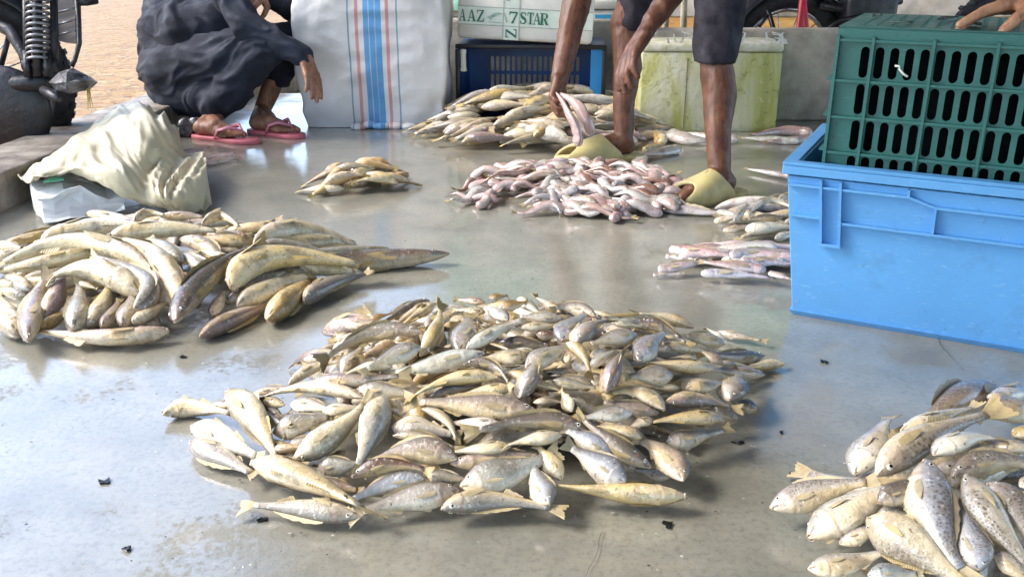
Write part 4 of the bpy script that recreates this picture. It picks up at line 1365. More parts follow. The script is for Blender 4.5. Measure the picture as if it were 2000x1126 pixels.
q = MB(); q.tube([c_l + fwd * 1.25, c_l + fwd * 1.08 + Vector((0, 0, .62))], .022, 10); q.tube([c_l + fwd * 1.05 + Vector((.1, .33, .66)), c_l + fwd * 1.1 + Vector((0, 0, .64)), c_l + fwd * 1.05 + Vector((-.1, -.33, .66))], .012, 8); q.build('handlebar', [M_BLK], moto)
q = MB()
for k in range(3):
    q.tube([P(170, 172, 3.15) + Vector((k * .004, 0, 0)) - mz, P(172 + 3 * k, 195, 3.15) - mz, P(172 + 5 * k, 215 - 3 * k, 3.15) - mz], [.0022, .002, .0015], 5)
q.build('straw', [mat('dry_straw', (.50, .38, .08), .6, .2, 30)], moto)

wc2 = P(1532, 106, 4.75)
m2 = empty('motorcycle', (wc2.x, wc2.y, -.09)); m2o = Vector(m2.location)
tag(m2, 'dark motorcycle with a red fork behind the concrete wall', 'motorcycle')
c2 = wc2 - m2o
ax2 = Vector((.10, -.99, 0))
moto_wheel(m2, c2, ax2, .315, 12)
fender(m2, c2, ax2, .35, R(20), R(165), .07, M_BLK)
L2 = lambda px, py, z: P(px, py, z) - m2o
q = MB()
for dx in (0, 14):
    q.tube([L2(1572 - dx * .3, -140, 4.55), L2(1568, 0, 4.55), L2(1560 + dx, 62, 4.55), L2(1540 + dx, 110, 4.55)], [.022, .020, .017, .014], 8)
q.build('red_fork', [M_RED], m2)
q = MB()
q.tube([L2(1590, -60, 4.65), L2(1660, 10, 4.65), L2(1720, 60, 4.65)], .026, 8)
q.tube([L2(1600, 10, 4.62), L2(1665, 22, 4.62), L2(1760, 0, 4.62)], .022, 8)
q.tube([L2(1610, 62, 4.55), L2(1640, 40, 4.55), L2(1700, 30, 4.55)], .012, 8)
q.tube([L2(1500, 20, 4.55), L2(1512, 60, 4.55), L2(1520, 100, 4.55)], .012, 8)
q.tube([L2(1482, 52, 4.55), L2(1500, 30, 4.55)], .010, 8)
q.build('frame', [M_BLK], m2)
q = MB(); q.box(tuple(L2(1690, 30, 4.65)), (.26, .2, .26), None, 0, .03); q.build('engine', [M_BLK], m2)
moto_wheel(m2, c2 + Vector((1.15, .12, 0)), ax2, .315, 12)
q = MB(); q.box(tuple(c2 + Vector((.75, .08, .52))), (.6, .22, .09), None, 0, .03); q.build('seat', [M_BLK], m2)
q = MB(); q.tube([L2(1440, 40, 4.8), L2(1460, 16, 4.8), L2(1500, 4, 4.8)], .02, 6); q.build('cloth_scrap', [M_FOAM], m2)
# two pale stakes and a green bundle on the yard beyond the wall
for i, (px, top, z) in enumerate(((1326, 0, 5.0), (1292, 20, 5.2))):
    b_ = P(px, 130, z); b_.z = 0
    q = MB(); q.tube([(0, 0, 0), (.01, 0, .35), (0, .01, .75)], [.02, .018, .016], 8)
    o = q.build('wooden_stake', [mat('pale_wood', (.52, .45, .32), .7, .3, 20)] if i == 0 else [bpy.data.materials['pale_wood']]); o.location = b_
    tag(o, ('pale wooden stake standing behind the mouldy box, nearest the dark shorts' if i == 0 else 'pale wooden stake standing behind the mouldy box, nearest the bent arm'), 'stake')
# ------------------------------------------------------------------ small scraps on the floor
M_SCRAP = mat('black_scrap', (.010, .011, .012), .3, .3, 40)
rng = random.Random(21)
spots = [(1305, 1026, 16, 'biggest black scrap on the floor in front of the middle pile'), (1440, 866, 11, 'black scrap on the floor right of the middle pile'), (1610, 708, 8, 'black scrap on the floor below the blue crate'),
         (205, 942, 15, 'black leaf scrap in the bright wet reflection left of the middle pile'), (250, 1072, 12, 'black scrap in the bright wet reflection near the bottom edge'), (512, 1016, 11, 'black scrap beside the foremost silver fish'),
         (1526, 846, 5, 'tiny black speck on the floor between the middle and right piles'), (357, 698, 7, 'tiny black speck in the reflection below the long fish pile'), (1545, 925, 5, 'tiny black speck left of the spotted fish')]
for px, py, w, lab in spots:
    c = G(px, py); s_ = w / scale_at(c)
    q = MB()
    n_ = 9
    vs = [(0, 0, .0035)]
    for i in range(n_):
        a = 2 * math.pi * i / n_
        r = s_ * rng.uniform(.25, 1.15)
        vs.append((r * math.cos(a) * 1.1, r * math.sin(a) * .9, .002 + rng.uniform(0, .003)))
    vs += [(x * .9, y * .9, .001) for x, y, z in vs[1:]]
    q.add(vs, [(0, 1 + i, 1 + (i + 1) % n_) for i in range(n_)] + [(1 + i, 1 + n_ + i, 1 + n_ + (i + 1) % n_, 1 + (i + 1) % n_) for i in range(n_)], 0, False)
    o = q.build('black_scrap', [M_SCRAP]); o.location = c
    tag(o, lab, 'scrap', 'black scraps on the wet floor')

# fish scales and flecks washed about on the wet floor: nobody could count them
rng = random.Random(77)
q = MB()
for i in range(420):
    cx_, cy_, sp = rng.choice(((700, 800, 420), (560, 640, 160), (300, 800, 260), (720, 470, 140), (1000, 520, 160), (480, 1000, 220), (1400, 930, 160), (1150, 440, 150)))
    px, py = rng.gauss(cx_, sp), rng.gauss(cy_, sp * .5)
    if not (240 < py < 1125 and -20 < px < 2000):
        continue
    c = G(px, py)
    if (c - Vector((K0.x, K0.y, 0))).dot(kn) > -.02:
        continue
    r = rng.uniform(.0008, .0024); a = rng.uniform(0, 6.28)
    q.add([c + Vector((r * math.cos(a + k * 1.2566) * 1.3, r * math.sin(a + k * 1.2566), .0042 + (.0008 if k % 2 else 0))) for k in range(5)], [(0, 1, 2, 3, 4)], 0 if rng.random() < .6 else 1)
tag(q.build('fish_scales', [mat('scale_fleck', (.45, .44, .40), .2, .1, 90), mat('grit', (.07, .06, .05), .6, .3, 90)]), kind='stuff')
# ------------------------------------------------------------------ fish: materials
def fish_material(name, spots=False, soft=False, dorsal=.40, belly=(.76, .66, .47), rough=.33):
    m, t, b, N, L = nodes_of(name)
    at = N.new('ShaderNodeAttribute'); at.attribute_name = 'fuv'
    oi = N.new('ShaderNodeObjectInfo')
    sep = N.new('ShaderNodeSeparateXYZ'); L.new(at.outputs['Vector'], sep.inputs[0])
    tx, ph = sep.outputs[0], sep.outputs[1]
    tc = N.new('ShaderNodeTexCoord')
    off = N.new('ShaderNodeVectorMath'); off.operation = 'MULTIPLY_ADD'
    cmb = N.new('ShaderNodeCombineXYZ')
    for i in range(3):
        L.new(oi.outputs['Random'], cmb.inputs[i])
    L.new(cmb.outputs[0], off.inputs[0]); off.inputs[1].default_value = (37, 19, 53); L.new(tc.outputs['Object'], off.inputs[2])
    vec = off.outputs[0]
    n1 = nz(N, L, 26, 5, .6, vec)
    n2 = nz(N, L, 9, 3, .5, vec)
    # dark back, paler belly; the border wanders
    phn = math_(N, L, 'ADD', ph, math_(N, L, 'MULTIPLY', math_(N, L, 'SUBTRACT', n1.outputs['Fac'], .5), .22))
    back = ramp(N, L, phn, [(.0, dorsal), (.20, dorsal * 1.25), (.42, .74), (.60, .98), (1.0, 1.06)])
    col = mix(N, L, 1.0, oi.outputs['Color'], back.outputs[0], 'MULTIPLY')
    bf = ramp(N, L, phn, [(.50, 0.0), (.85, .65)])
    col = mix(N, L, bf.outputs[0], col, belly)
    if not soft:
        # yellow along the lower flank, rosy gill region
        yf = ramp(N, L, n2.outputs['Fac'], [(.46, 0.0), (.60, .48)])
        yb = ramp(N, L, ph, [(.45, 0.0), (.62, 1.0), (.85, 1.0), (.98, .3)])
        col = mix(N, L, math_(N, L, 'MULTIPLY', yf.outputs[0], yb.outputs[0]), col, (.60, .40, .10))
        gill = ramp(N, L, tx, [(.0, .35), (.05, .06), (.17, .05), (.215, .22), (.25, .0)])
        col = mix(N, L, gill.outputs[0], col, (.40, .21, .14))
        # mouth line
        mth = math_(N, L, 'MULTIPLY', ramp(N, L, math_(N, L, 'ADD', ph, math_(N, L, 'MULTIPLY', tx, .9)), [(.60, 0), (.655, 1), (.69, 1), (.74, 0)]).outputs[0], ramp(N, L, tx, [(.075, 1), (.095, 0)]).outputs[0])
        col = mix(N, L, math_(N, L, 'MULTIPLY', mth, .8), col, (.05, .022, .018))
    else:
        pf = ramp(N, L, n2.outputs['Fac'], [(.42, 0.0), (.72, .50)])
        col = mix(N, L, pf.outputs[0], col, (.50, .23, .21))
    # scale rows
    sc = N.new('ShaderNodeVectorMath'); sc.operation = 'MULTIPLY'; sc.inputs[1].default_value = (58, 17, 1)
    L.new(at.outputs['Vector'], sc.inputs[0])
    vo = N.new('ShaderNodeTexVoronoi'); vo.voronoi_dimensions = '2D'; vo.inputs['Scale'].default_value = 1.0
    vo.inputs['Randomness'].default_value = .8
    L.new(sc.outputs[0], vo.inputs['Vector'])
    body = ramp(N, L, tx, [(.22, 0.0), (.27, 1.0)])
    if not soft:
        sr = ramp(N, L, vo.outputs['Distance'], [(.25, 0.0), (.6, .20)])
        col = mix(N, L, math_(N, L, 'MULTIPLY', sr.outputs[0], body.outputs[0]), col, (.20, .17, .13))
    # mottles and dirt
    mo = ramp(N, L, n1.outputs['Fac'], [(.30, .75), (.42, .35), (.50, 0.0)])
    col = mix(N, L, mo.outputs[0], col, (.19, .15, .11))
    sp3 = nz(N, L, 150, 2, .5, vec)
    col = mix(N, L, ramp(N, L, sp3.outputs['Fac'], [(.28, .7), (.36, 0)]).outputs[0], col, (.10, .05, .035))
    col = mix(N, L, ramp(N, L, sp3.outputs['Fac'], [(.62, 0), (.72, .5)]).outputs[0], col, (.78, .75, .68))
    edge = ramp(N, L, ph, [(.0, .55), (.07, 0)])
    col = mix(N, L, edge.outputs[0], col, (.07, .06, .05))
    if spots:
        s2 = N.new('ShaderNodeVectorMath'); s2.operation = 'MULTIPLY'; s2.inputs[1].default_value = (27, 9, 1)
        L.new(at.outputs['Vector'], s2.inputs[0])
        v2 = N.new('ShaderNodeTexVoronoi'); v2.voronoi_dimensions = '2D'; v2.inputs['Scale'].default_value = 1.0
        v2.inputs['Randomness'].default_value = .8
        L.new(s2.outputs[0], v2.inputs['Vector'])
        sp = ramp(N, L, v2.outputs['Distance'], [(.20, 1.0), (.34, 0.0)])
        rg = ramp(N, L, phn, [(.02, .7), (.15, .85), (.40, .75), (.50, 0.0)])
        f = math_(N, L, 'MULTIPLY', math_(N, L, 'MULTIPLY', sp.outputs[0], rg.outputs[0]), math_(N, L, 'MULTIPLY', body.outputs[0], math_(N, L, 'ADD', math_(N, L, 'MULTIPLY', oi.outputs['Random'], .5), .5)))
        col = mix(N, L, f, col, (.055, .040, .030))
    L.new(col, b.inputs['Base Color'])
    rr = ramp(N, L, n1.outputs['Fac'], [(.3, rough * 1.35), (.7, rough * .62)])
    L.new(rr.outputs[0], b.inputs['Roughness'])
    b.inputs['Specular IOR Level'].default_value = .55
    b.inputs['Coat Weight'].default_value = .75
    b.inputs['Coat Roughness'].default_value = .13
    if not soft:
        h = math_(N, L, 'MULTIPLY', vo.outputs['Distance'], body.outputs[0])
        p = bump(N, L, b, h, .30, .0012)
        n3 = nz(N, L, 120, 3, .6, vec)
        p = bump(N, L, b, n3.outputs['Fac'], .55, .003, p)
        bump(N, L, b, n1.outputs['Fac'], .5, .006, p)
    else:
        n3 = nz(N, L, 60, 4, .6, vec)
        bump(N, L, b, n3.outputs['Fac'], .45, .004)
    return m

def fin_material(name, col, col2):
    m, t, b, N, L = nodes_of(name)
    at = N.new('ShaderNodeAttribute'); at.attribute_name = 'fuv'
    sep = N.new('ShaderNodeSeparateXYZ'); L.new(at.outputs['Vector'], sep.inputs[0])
    w = N.new('ShaderNodeMath'); w.operation = 'SINE'
    L.new(math_(N, L, 'MULTIPLY', sep.outputs[1], 75.0), w.inputs[0])
    r = ramp(N, L, w.outputs[0], [(.2, col2), (.7, col)])
    tc = N.new('ShaderNodeTexCoord')
    n = nz(N, L, 60, 4, .6, tc.outputs['Object'])
    oi = N.new('ShaderNodeObjectInfo')
    c = mix(N, L, ramp(N, L, n.outputs['Fac'], [(.42, 0), (.62, .45)]).outputs[0], r.outputs[0], (.12, .09, .05))
    c = mix(N, L, .22, c, oi.outputs['Color'])
    L.new(c, b.inputs['Base Color'])
    b.inputs['Roughness'].default_value = .35
    bump(N, L, b, w.outputs[0], .35, .001)
    return m

FM = {
    'croaker': fish_material('croaker_skin', dorsal=.30),
    'spotted': fish_material('spotted_skin', spots=True, dorsal=.42),
    'long': fish_material('long_fish_skin', dorsal=.42, belly=(.76, .66, .44), rough=.36),
    'soft': fish_material('soft_fish_skin', soft=True, dorsal=.80, belly=(.70, .64, .60), rough=.24),
}
FIN = fin_material('fin_membrane', (.60, .47, .20), (.40, .30, .13))
EYE_W = mat('eye_silver', (.60, .56, .46), .18, .1, 300)
EYE_B = mat('eye_pupil', (.008, .008, .008), .06, 0, 10)
MOUTH = mat('mouth_dark', (.10, .025, .02), .35, .3, 200)

TINT = {'y': (.64, .54, .37), 'g': (.48, .44, .37), 'p': (.46, .35, .29), 'd': (.17, .14, .115), 'w': (.72, .69, .61),
        'Y': (.60, .42, .14), 'o': (.52, .30, .10), 'b': (.45, .48, .51), 'r': (.24, .12, .08),
        'k': (.52, .37, .35), 's': (.50, .49, .48), 'G': (.60, .37, .12)}
TWORD = {'y': 'cream', 'g': 'silver grey', 'p': 'pinkish brown', 'd': 'dark grey', 'w': 'pale white', 'Y': 'yellow',
         'o': 'orange tinged', 'b': 'bluish silver', 'r': 'reddish brown', 'k': 'pink', 's': 'milky white', 'G': 'golden'}

SPEC = {   # t, height/L/2, width/L/2
    'croaker': ([0, .015, .05, .10, .16, .23, .30, .40, .52, .65, .78, .90, 1],
                [.008, .021, .046, .074, .100, .122, .136, .136, .119, .091, .062, .042, .039],
                [.009, .019, .037, .055, .072, .085, .092, .090, .078, .058, .038, .022, .014]),
    'long': ([0, .015, .05, .10, .16, .25, .35, .50, .65, .80, .92, 1],
             [.006, .014, .028, .042, .054, .066, .071, .069, .058, .042, .028, .025],
             [.011, .024, .042, .056, .066, .071, .072, .067, .054, .036, .022, .016]),
    'soft': ([0, .02, .06, .12, .20, .30, .45, .60, .75, .90, 1],
             [.022, .052, .070, .078, .080, .082, .078, .064, .046, .030, .022],
             [.018, .042, .058, .060, .056, .054, .050, .040, .028, .018, .012]),
}
SPEC['spotted'] = SPEC['croaker']
eye_mb = MB()
for k in range(1):
    vs, fs = [(0, 0, .55)], []
    prof = [(.28, .52), (.46, .46), (.50, .44), (.80, .30), (1.0, .05), (1.02, -.35)]
    S = 14
    for r_, z_ in prof:
        vs += [(r_ * math.cos(2 * math.pi * k / S), r_ * math.sin(2 * math.pi * k / S), z_) for k in range(S)]
    eye_mb.add(vs, [(0, 1 + k, 1 + (k + 1) % S) for k in range(S)], 1, True)
    for i in range(len(prof) - 1):
        eye_mb.f += [[1 + i * S + k, 1 + (i + 1) * S + k, 1 + (i + 1) * S + (k + 1) % S, 1 + i * S + (k + 1) % S] for k in range(S)]
        eye_mb.m += [1 if i == 0 else 0] * S
        eye_mb.sm += [True] * S
EYE_ME = eye_mb.mesh('eye', [EYE_W, EYE_B])
LIP = mat('fish_lip', (.52, .42, .30), .35, .2, 90)
mo_mb = MB()
vs = []
for r_, z_ in ((0, -.8), (.55, -.4), (.86, .25), (1.0, .62), (1.12, .40), (1.14, -.6)):
    vs += [(r_ * math.cos(2 * math.pi * k / 14), r_ * math.sin(2 * math.pi * k / 14), z_) for k in range(14)]
for i in range(5):
    mo_mb.f += [[i * 14 + k, (i + 1) * 14 + k, (i + 1) * 14 + (k + 1) % 14, i * 14 + (k + 1) % 14] for k in range(14)]
    mo_mb.m += [0 if i < 2 else 1] * 14; mo_mb.sm += [True] * 14
mo_mb.v = vs
MOUTH_ME = mo_mb.mesh('mouth', [MOUTH, LIP])

def grid_mesh(name, rows, cols, co, fuv, mats, closed_v=False, caps=False):
    me = bpy.data.meshes.new(name)
    fs = []
    cc = cols if closed_v else cols - 1
    for i in range(rows - 1):
        for k in range(cc):
            l = (k + 1) % cols
            fs.append((i * cols + k, (i + 1) * cols + k, (i + 1) * cols + l, i * cols + l))
    if caps:
        fs.append(tuple(range(cols))); fs.append(tuple(range((rows - 1) * cols, rows * cols))[::-1])
    me.from_pydata([tuple(p) for p in co], [], fs)
    a = me.attributes.new('fuv', 'FLOAT_VECTOR', 'POINT')
    a.data.foreach_set('vector', np.asarray(fuv, dtype=np.float32).ravel())
    me.polygons.foreach_set('use_smooth', [True] * len(fs))
    for m in mats:
        me.materials.append(m)
    me.update()
    return me

FISH_NAME = {'croaker': 'croaker', 'spotted': 'spotted_croaker', 'long': 'long_fish', 'soft': 'soft_fish', 'gold': 'golden_fish'}
FISHES = []          # (object, info) - labels are written at the end
def build_fish(head, tail, midp, kind, D0, roll, col, width=None, seg=16, detail=2, pile='', rng=random, wave=0.0, name=None, twist=0.0, minz=.002, floor=True, fatk=1.0):
    """head, tail, midp: world points of the spine; D0: the direction of the back before rolling about the spine."""
    head, tail, midp = Vector(head), Vector(tail), Vector(midp)
    T_, Hh, Ww = SPEC[kind]
    ts = np.concatenate([np.array([0, .008, .02, .035, .05, .07, .09, .115, .14, .165, .19, .21, .225, .235, .25, .28]), np.linspace(.33, 1, 14 if detail > 0 else 9)])
    if detail == 0:
        ts = np.array([0, .02, .05, .09, .14, .19, .22, .235, .26, .33, .42, .52, .62, .72, .82, .91, 1])
    n = len(ts)
    ctrl = midp * 2 - (head + tail) * .5
    def bez(t):
        return head * (1 - t) ** 2 + ctrl * (2 * t * (1 - t)) + tail * t ** 2
    pts = [bez(t) for t in ts]
    Lc = sum((pts[i + 1] - pts[i]).length for i in range(n - 1))
    A0 = (head - tail).normalized()
    D0 = (D0 - A0 * D0.dot(A0)).normalized()
    S0 = A0.cross(D0)
    if wave:
        w1, w2 = rng.uniform(0, 6.28), rng.uniform(1.0, 1.9)
        pts = [p + S0 * 0 + D0 * (wave * Lc * .5 * math.sin(w1 + t * 6.28 * w2 * .6)) + S0 * (wave * Lc * math.sin(w1 * 1.7 + t * 6.28 * w2)) for p, t in zip(pts, ts)]
    hs = np.interp(ts, T_, Hh) * Lc
    ws = np.interp(ts, T_, Ww) * Lc
    fat = rng.uniform(.92, 1.1)
    if not width and fatk != 1.0:
        hs = hs * fatk; ws = ws * fatk
    if width:
        k = width / (2 * hs.max())
        k = min(max(k, .62), 2.3 if kind == 'long' else 1.7)
        hs = hs * k; ws = ws * (k ** .7)
    ws = ws * fat
    D = D0.copy()
    q = Quaternion(A0, R(roll))
    D = q @ D
    tg = .222
    rows = []
    fuv = []
    frames = []
    lo = 1e9
    a1, a2 = rng.uniform(-.35, .35), rng.uniform(.9, 1.1)
    sag = rng.uniform(.0, .12)
    for i in range(n):
        a, b_ = pts[max(i - 1, 0)], pts[min(i + 1, n - 1)]
        A = (a - b_).normalized()
        D = (D - A * D.dot(A)).normalized()
        if twist:
            Dq = Quaternion(A, twist * (ts[i] - .3)) @ D
        else:
            Dq = D
        S = A.cross(Dq)
        frames.append((pts[i], A, Dq, S))
        t = ts[i]
        for k in range(seg):
            ph = 2 * math.pi * k / seg
            f = abs(((ph / math.pi + 1) % 2) - 1)            # 0 at the back, 1 at the belly
            c, s_ = math.cos(ph), math.sin(ph)
            h = hs[i] * (1.0 if c > 0 else 1.06)
            w = ws[i] * (1 + .12 * (1 - abs(c)) )
            m_ = 1.0
            if kind != 'soft':
                # gill cover: its rear edge stands proud, a groove behind it
                g = tg - .025 + .055 * math.exp(-((f - .58) / .28) ** 2)
                gf = min(1, max(0, (f - .12) / .2)) * min(1, max(0, (1.0 - f) / .1))
                if .12 < f < 1:
                    m_ *= 1 + .05 * math.exp(-((t - g + .018) / .022) ** 2) * gf - .07 * math.exp(-((t - g - .010) / .010) ** 2) * gf
                    m_ *= 1 - .05 * math.exp(-((t - g + .075) / .012) ** 2) * (1 if f > .45 else .3)
                # mouth slit
                if t < .085:
                    m_ *= 1 - .30 * math.exp(-((f - .66 + t * .9) / .07) ** 2) * min(1, t / .01)
                # belly hollow and flank dents
                m_ *= 1 + .03 * math.sin(9 * t + a1 * 7 + 3 * f) * a2
            else:
                m_ *= 1 + .13 * math.sin(17 * t + a1 * 20 + 2 * ph) * math.sin(6 * f + a1 * 9) - .10 * math.exp(-((t - .2) / .02) ** 2)
            p = pts[i] + (Dq * (h * c) + S * (w * s_)) * m_
            rows.append(p); fuv.append((t, f, 0))
            lo = min(lo, p.z)
    dz = max(0.0, minz - lo) if floor else 0.0
    # rather press the soft belly flat on the ground than lift the fish off it
    if floor and dz > .012:
        lift = dz - .006
    else:
        lift = dz * .55
    org = bez(.5) + Vector((0, 0, lift))
    co = []
    for p in rows:
        z = p.z + lift
        if floor and z < minz:
            z = minz + (z - minz) * .06
        co.append((p.x - org.x, p.y - org.y, z - org.z))
    frames = [(p + Vector((0, 0, lift)) - org, A, Dq, S) for p, A, Dq, S in frames]
    nm = name or FISH_NAME[kind]
    me = grid_mesh(nm, n, seg, co, fuv, [FM[kind]], True, True)
    tint = TINT[col]
    j = rng.uniform(.84, 1.12)
    tint = tuple(min(.85, c * j * rng.uniform(.96, 1.04)) for c in tint)
    o = link(nm, me, loc=org)
    o.color = (*tint, 1)
    kids = []
    def at_t(t):
        i = int(np.searchsorted(ts, t)); i = min(max(i, 1), n - 1)
        a = (t - ts[i - 1]) / (ts[i] - ts[i - 1])
        f0, f1 = frames[i - 1], frames[i]
        return tuple(x.lerp(y, a) for x, y in zip(f0, f1)), hs[i - 1] * (1 - a) + hs[i] * a, ws[i - 1] * (1 - a) + ws[i] * a
    def child(nm_, me_):
        c = link(nm_, me_, o); c.color = o.color; kids.append(c); return c
    # tail fin: a fan of rays, notched a little, slightly cupped
    (p, A, Dq, S), h, w = at_t(.985)
    tl = {'croaker': .17, 'spotted': .16, 'long': .12, 'soft': .12}[kind] * Lc
    rows_t, cols_t = 5, 13
    co, fv = [], []
    spread = rng.uniform(.30, .52) if detail > 1 else rng.uniform(.18, .32)
    bendt = rng.uniform(-.5, .5) if detail > 1 else rng.uniform(-.2, .2)
    for i in range(rows_t):
        r = i / (rows_t - 1)
        for k in range(cols_t):
            s_ = k / (cols_t - 1) * 2 - 1
            ln = tl * r * (1 - .20 * (1 - abs(s_)) ** 2 + .05 * math.sin(k * 2.3 + a1 * 9))
            q_ = p - A * ln + Dq * (s_ * (h * .92 + ln * spread)) + S * (bendt * ln * r + .0012 * (1 if k % 2 else -1) * r)
            z = q_.z + org.z
            if floor and z < .0035:
                q_ = Vector((q_.x, q_.y, .0035 + .0004 * (k % 2) - org.z))
            co.append(q_); fv.append((r, s_, 0))
    child('tail_fin', grid_mesh('tail_fin', rows_t, cols_t, co, fv, [FIN]))
    eyes = (1, -1)
    if detail > 0:
        # ridge fins along back and belly
        for nm_, t0, t1, sg, hh in (('dorsal_fin', .30, .86, 1, .036), ('anal_fin', .62, .78, -1, .045), ('pelvic_fin', .31, .42, -1, .05)):
            if detail < 2 and nm_ != 'dorsal_fin':
                continue
            co, fv = [], []
            m_ = 12 if nm_ == 'dorsal_fin' else 6
            lean = rng.uniform(-.9, .9)
            for i in range(m_):
                t = t0 + (t1 - t0) * i / (m_ - 1)
                (p, A, Dq, S), h, w = at_t(t)
                prof = (math.sin(math.pi * min(1, .12 + i / (m_ - 1))) ** .6) if nm_ == 'dorsal_fin' else (1 - .65 * i / (m_ - 1))
                e = hh * Lc * prof * (1 - .35 * math.exp(-((t - .52) / .02) ** 2)) * (1 + .18 * (i % 2))
                base = p + Dq * (h * .97 * sg)
                for r in (0, .5, 1):
                    q_ = base + (Dq * sg * .8 - A * .75) * (e * r) + S * (lean * e * r)
                    if floor and q_.z + org.z < .003:
                        q_ = Vector((q_.x, q_.y, .003 - org.z))
                    co.append(q_); fv.append((r, t * 4, 0))
            child(nm_, grid_mesh(nm_, m_, 3, co, fv, [FIN]))
        for sg in eyes:
            co, fv = [], []
            (p, A, Dq, S), h, w = at_t(.275)
            up = rng.uniform(-.35, .2)
            base = p - Dq * (h * .22) + S * (w * .99 * sg)
            ln = .19 * Lc
            ax = (-A + Dq * up * .6 + S * sg * .05).normalized()
            wd = (Dq + A * .35).normalized()
            for i in range(6):
                r = i / 5
                hw = .021 * Lc * (.5 + 1.0 * math.sin(math.pi * min(1, r * .7 + .2))) * (1, 1, 1, .9, .7, .25)[i]
                for s_ in (-1, -.33, .33, 1):
                    q_ = base + ax * (ln * r) + wd * (hw * s_) + S * sg * (.0015 + .0006 * (1 - s_ * s_))
                    if floor and q_.z + org.z < .003:
                        q_ = Vector((q_.x, q_.y, .003 - org.z))
                    co.append(q_); fv.append((r, s_ * .5, 0))
            if (S * sg).dot((CAMP - org).normalized()) > -.25:
                child('pectoral_fin', grid_mesh('pectoral_fin', 6, 4, co, fv, [FIN]))
    if detail >= 0:
        te = .105 if kind in ('croaker', 'spotted') else .075
        (p, A, Dq, S), h, w = at_t(te)
        for sg in eyes:
            if detail < 2 and (S * sg).dot((CAMP - org).normalized()) < -.1:
                continue
            al = R(56)
            nrm = (Dq * (math.cos(al) * .55) + S * (math.sin(al) * sg)).normalized()
            pos = p + Dq * (h * math.cos(al)) * .94 + S * (w * math.sin(al) * sg * 1.02)
            e = link('eye', EYE_ME, o)
            rr = (.023 if kind in ('croaker', 'spotted') else .014) * Lc
            e.matrix_local = Matrix.Translation(pos - nrm * rr * .12) @ nrm.to_track_quat('Z', 'Y').to_matrix().to_4x4() @ Matrix.Diagonal((rr, rr, rr, 1))
    if detail > 1 and kind != 'soft' and rng.random() < .55:
        (p, A, Dq, S), h, w = at_t(.022)
        mo_ = link('mouth', MOUTH_ME, o)
        ax_ = (A * .75 - Dq * .66).normalized()
        Z_ = ax_; X_ = (S - Z_ * S.dot(Z_)).normalized(); Y_ = Z_.cross(X_)
        mo_.matrix_local = Matrix.Translation(p + A * .004 * Lc - Dq * h * .55) @ Matrix((X_, Y_, Z_)).transposed().to_4x4() @ Matrix.Diagonal((w * rng.uniform(.8, 1.15), h * rng.uniform(.35, .8), .014 * Lc, 1))
    # which way it points and how it lies, as seen from the camera
    hx, hy = project(head); tx_, ty_ = project(tail)
    dx, dy = hx - tx_, hy - ty_
    if abs(dx) > 1.15 * abs(dy):
        way = 'left' if dx < 0 else 'right'
    else:
        way = 'near' if dy > 0 else 'far'
    up = D.z
    pose = 'belly up' if up < -.45 else ('back up' if up > .62 else 'on its side')
    mx, my = project((head + tail) * .5)
    FISHES.append((o, dict(kind=kind, col=col, way=way, pose=pose, x=mx, y=my, pile=pile, len=Lc, name=nm)))
    return o

class Mound:
    def __init__(s, px0, px1, py0, py1, h, edge=.016, pw=.75, sq=2.0):
        a, b_ = G(px0, (py0 + py1) / 2), G(px1, (py0 + py1) / 2)
        c, d = G((px0 + px1) / 2, py0), G((px0 + px1) / 2, py1)
        s.cx, s.cy = (a.x + b_.x) / 2, (c.y + d.y) / 2
        s.rx, s.ry = (b_.x - a.x) / 2, (c.y - d.y) / 2
        s.h, s.edge, s.pw, s.sq = h, edge, pw, sq
    def z(s, x, y):
        d = (abs((x - s.cx) / s.rx) ** s.sq + abs((y - s.cy) / s.ry) ** s.sq)
        return s.edge + s.h * max(0.0, 1 - d) ** s.pw
    def n(s, x, y):
        e = .01
        return Vector((s.z(x - e, y) - s.z(x + e, y), s.z(x, y - e) - s.z(x, y + e), 2 * e)).normalized()
    def hit(s, px, py, lift=0.0):
        d = ray(px, py)
        t = .8
        while t < 8:
            p = CAMP + d * t
            if p.z <= s.z(p.x, p.y) + lift:
                return p
            t += .004
        return CAMP + d * t

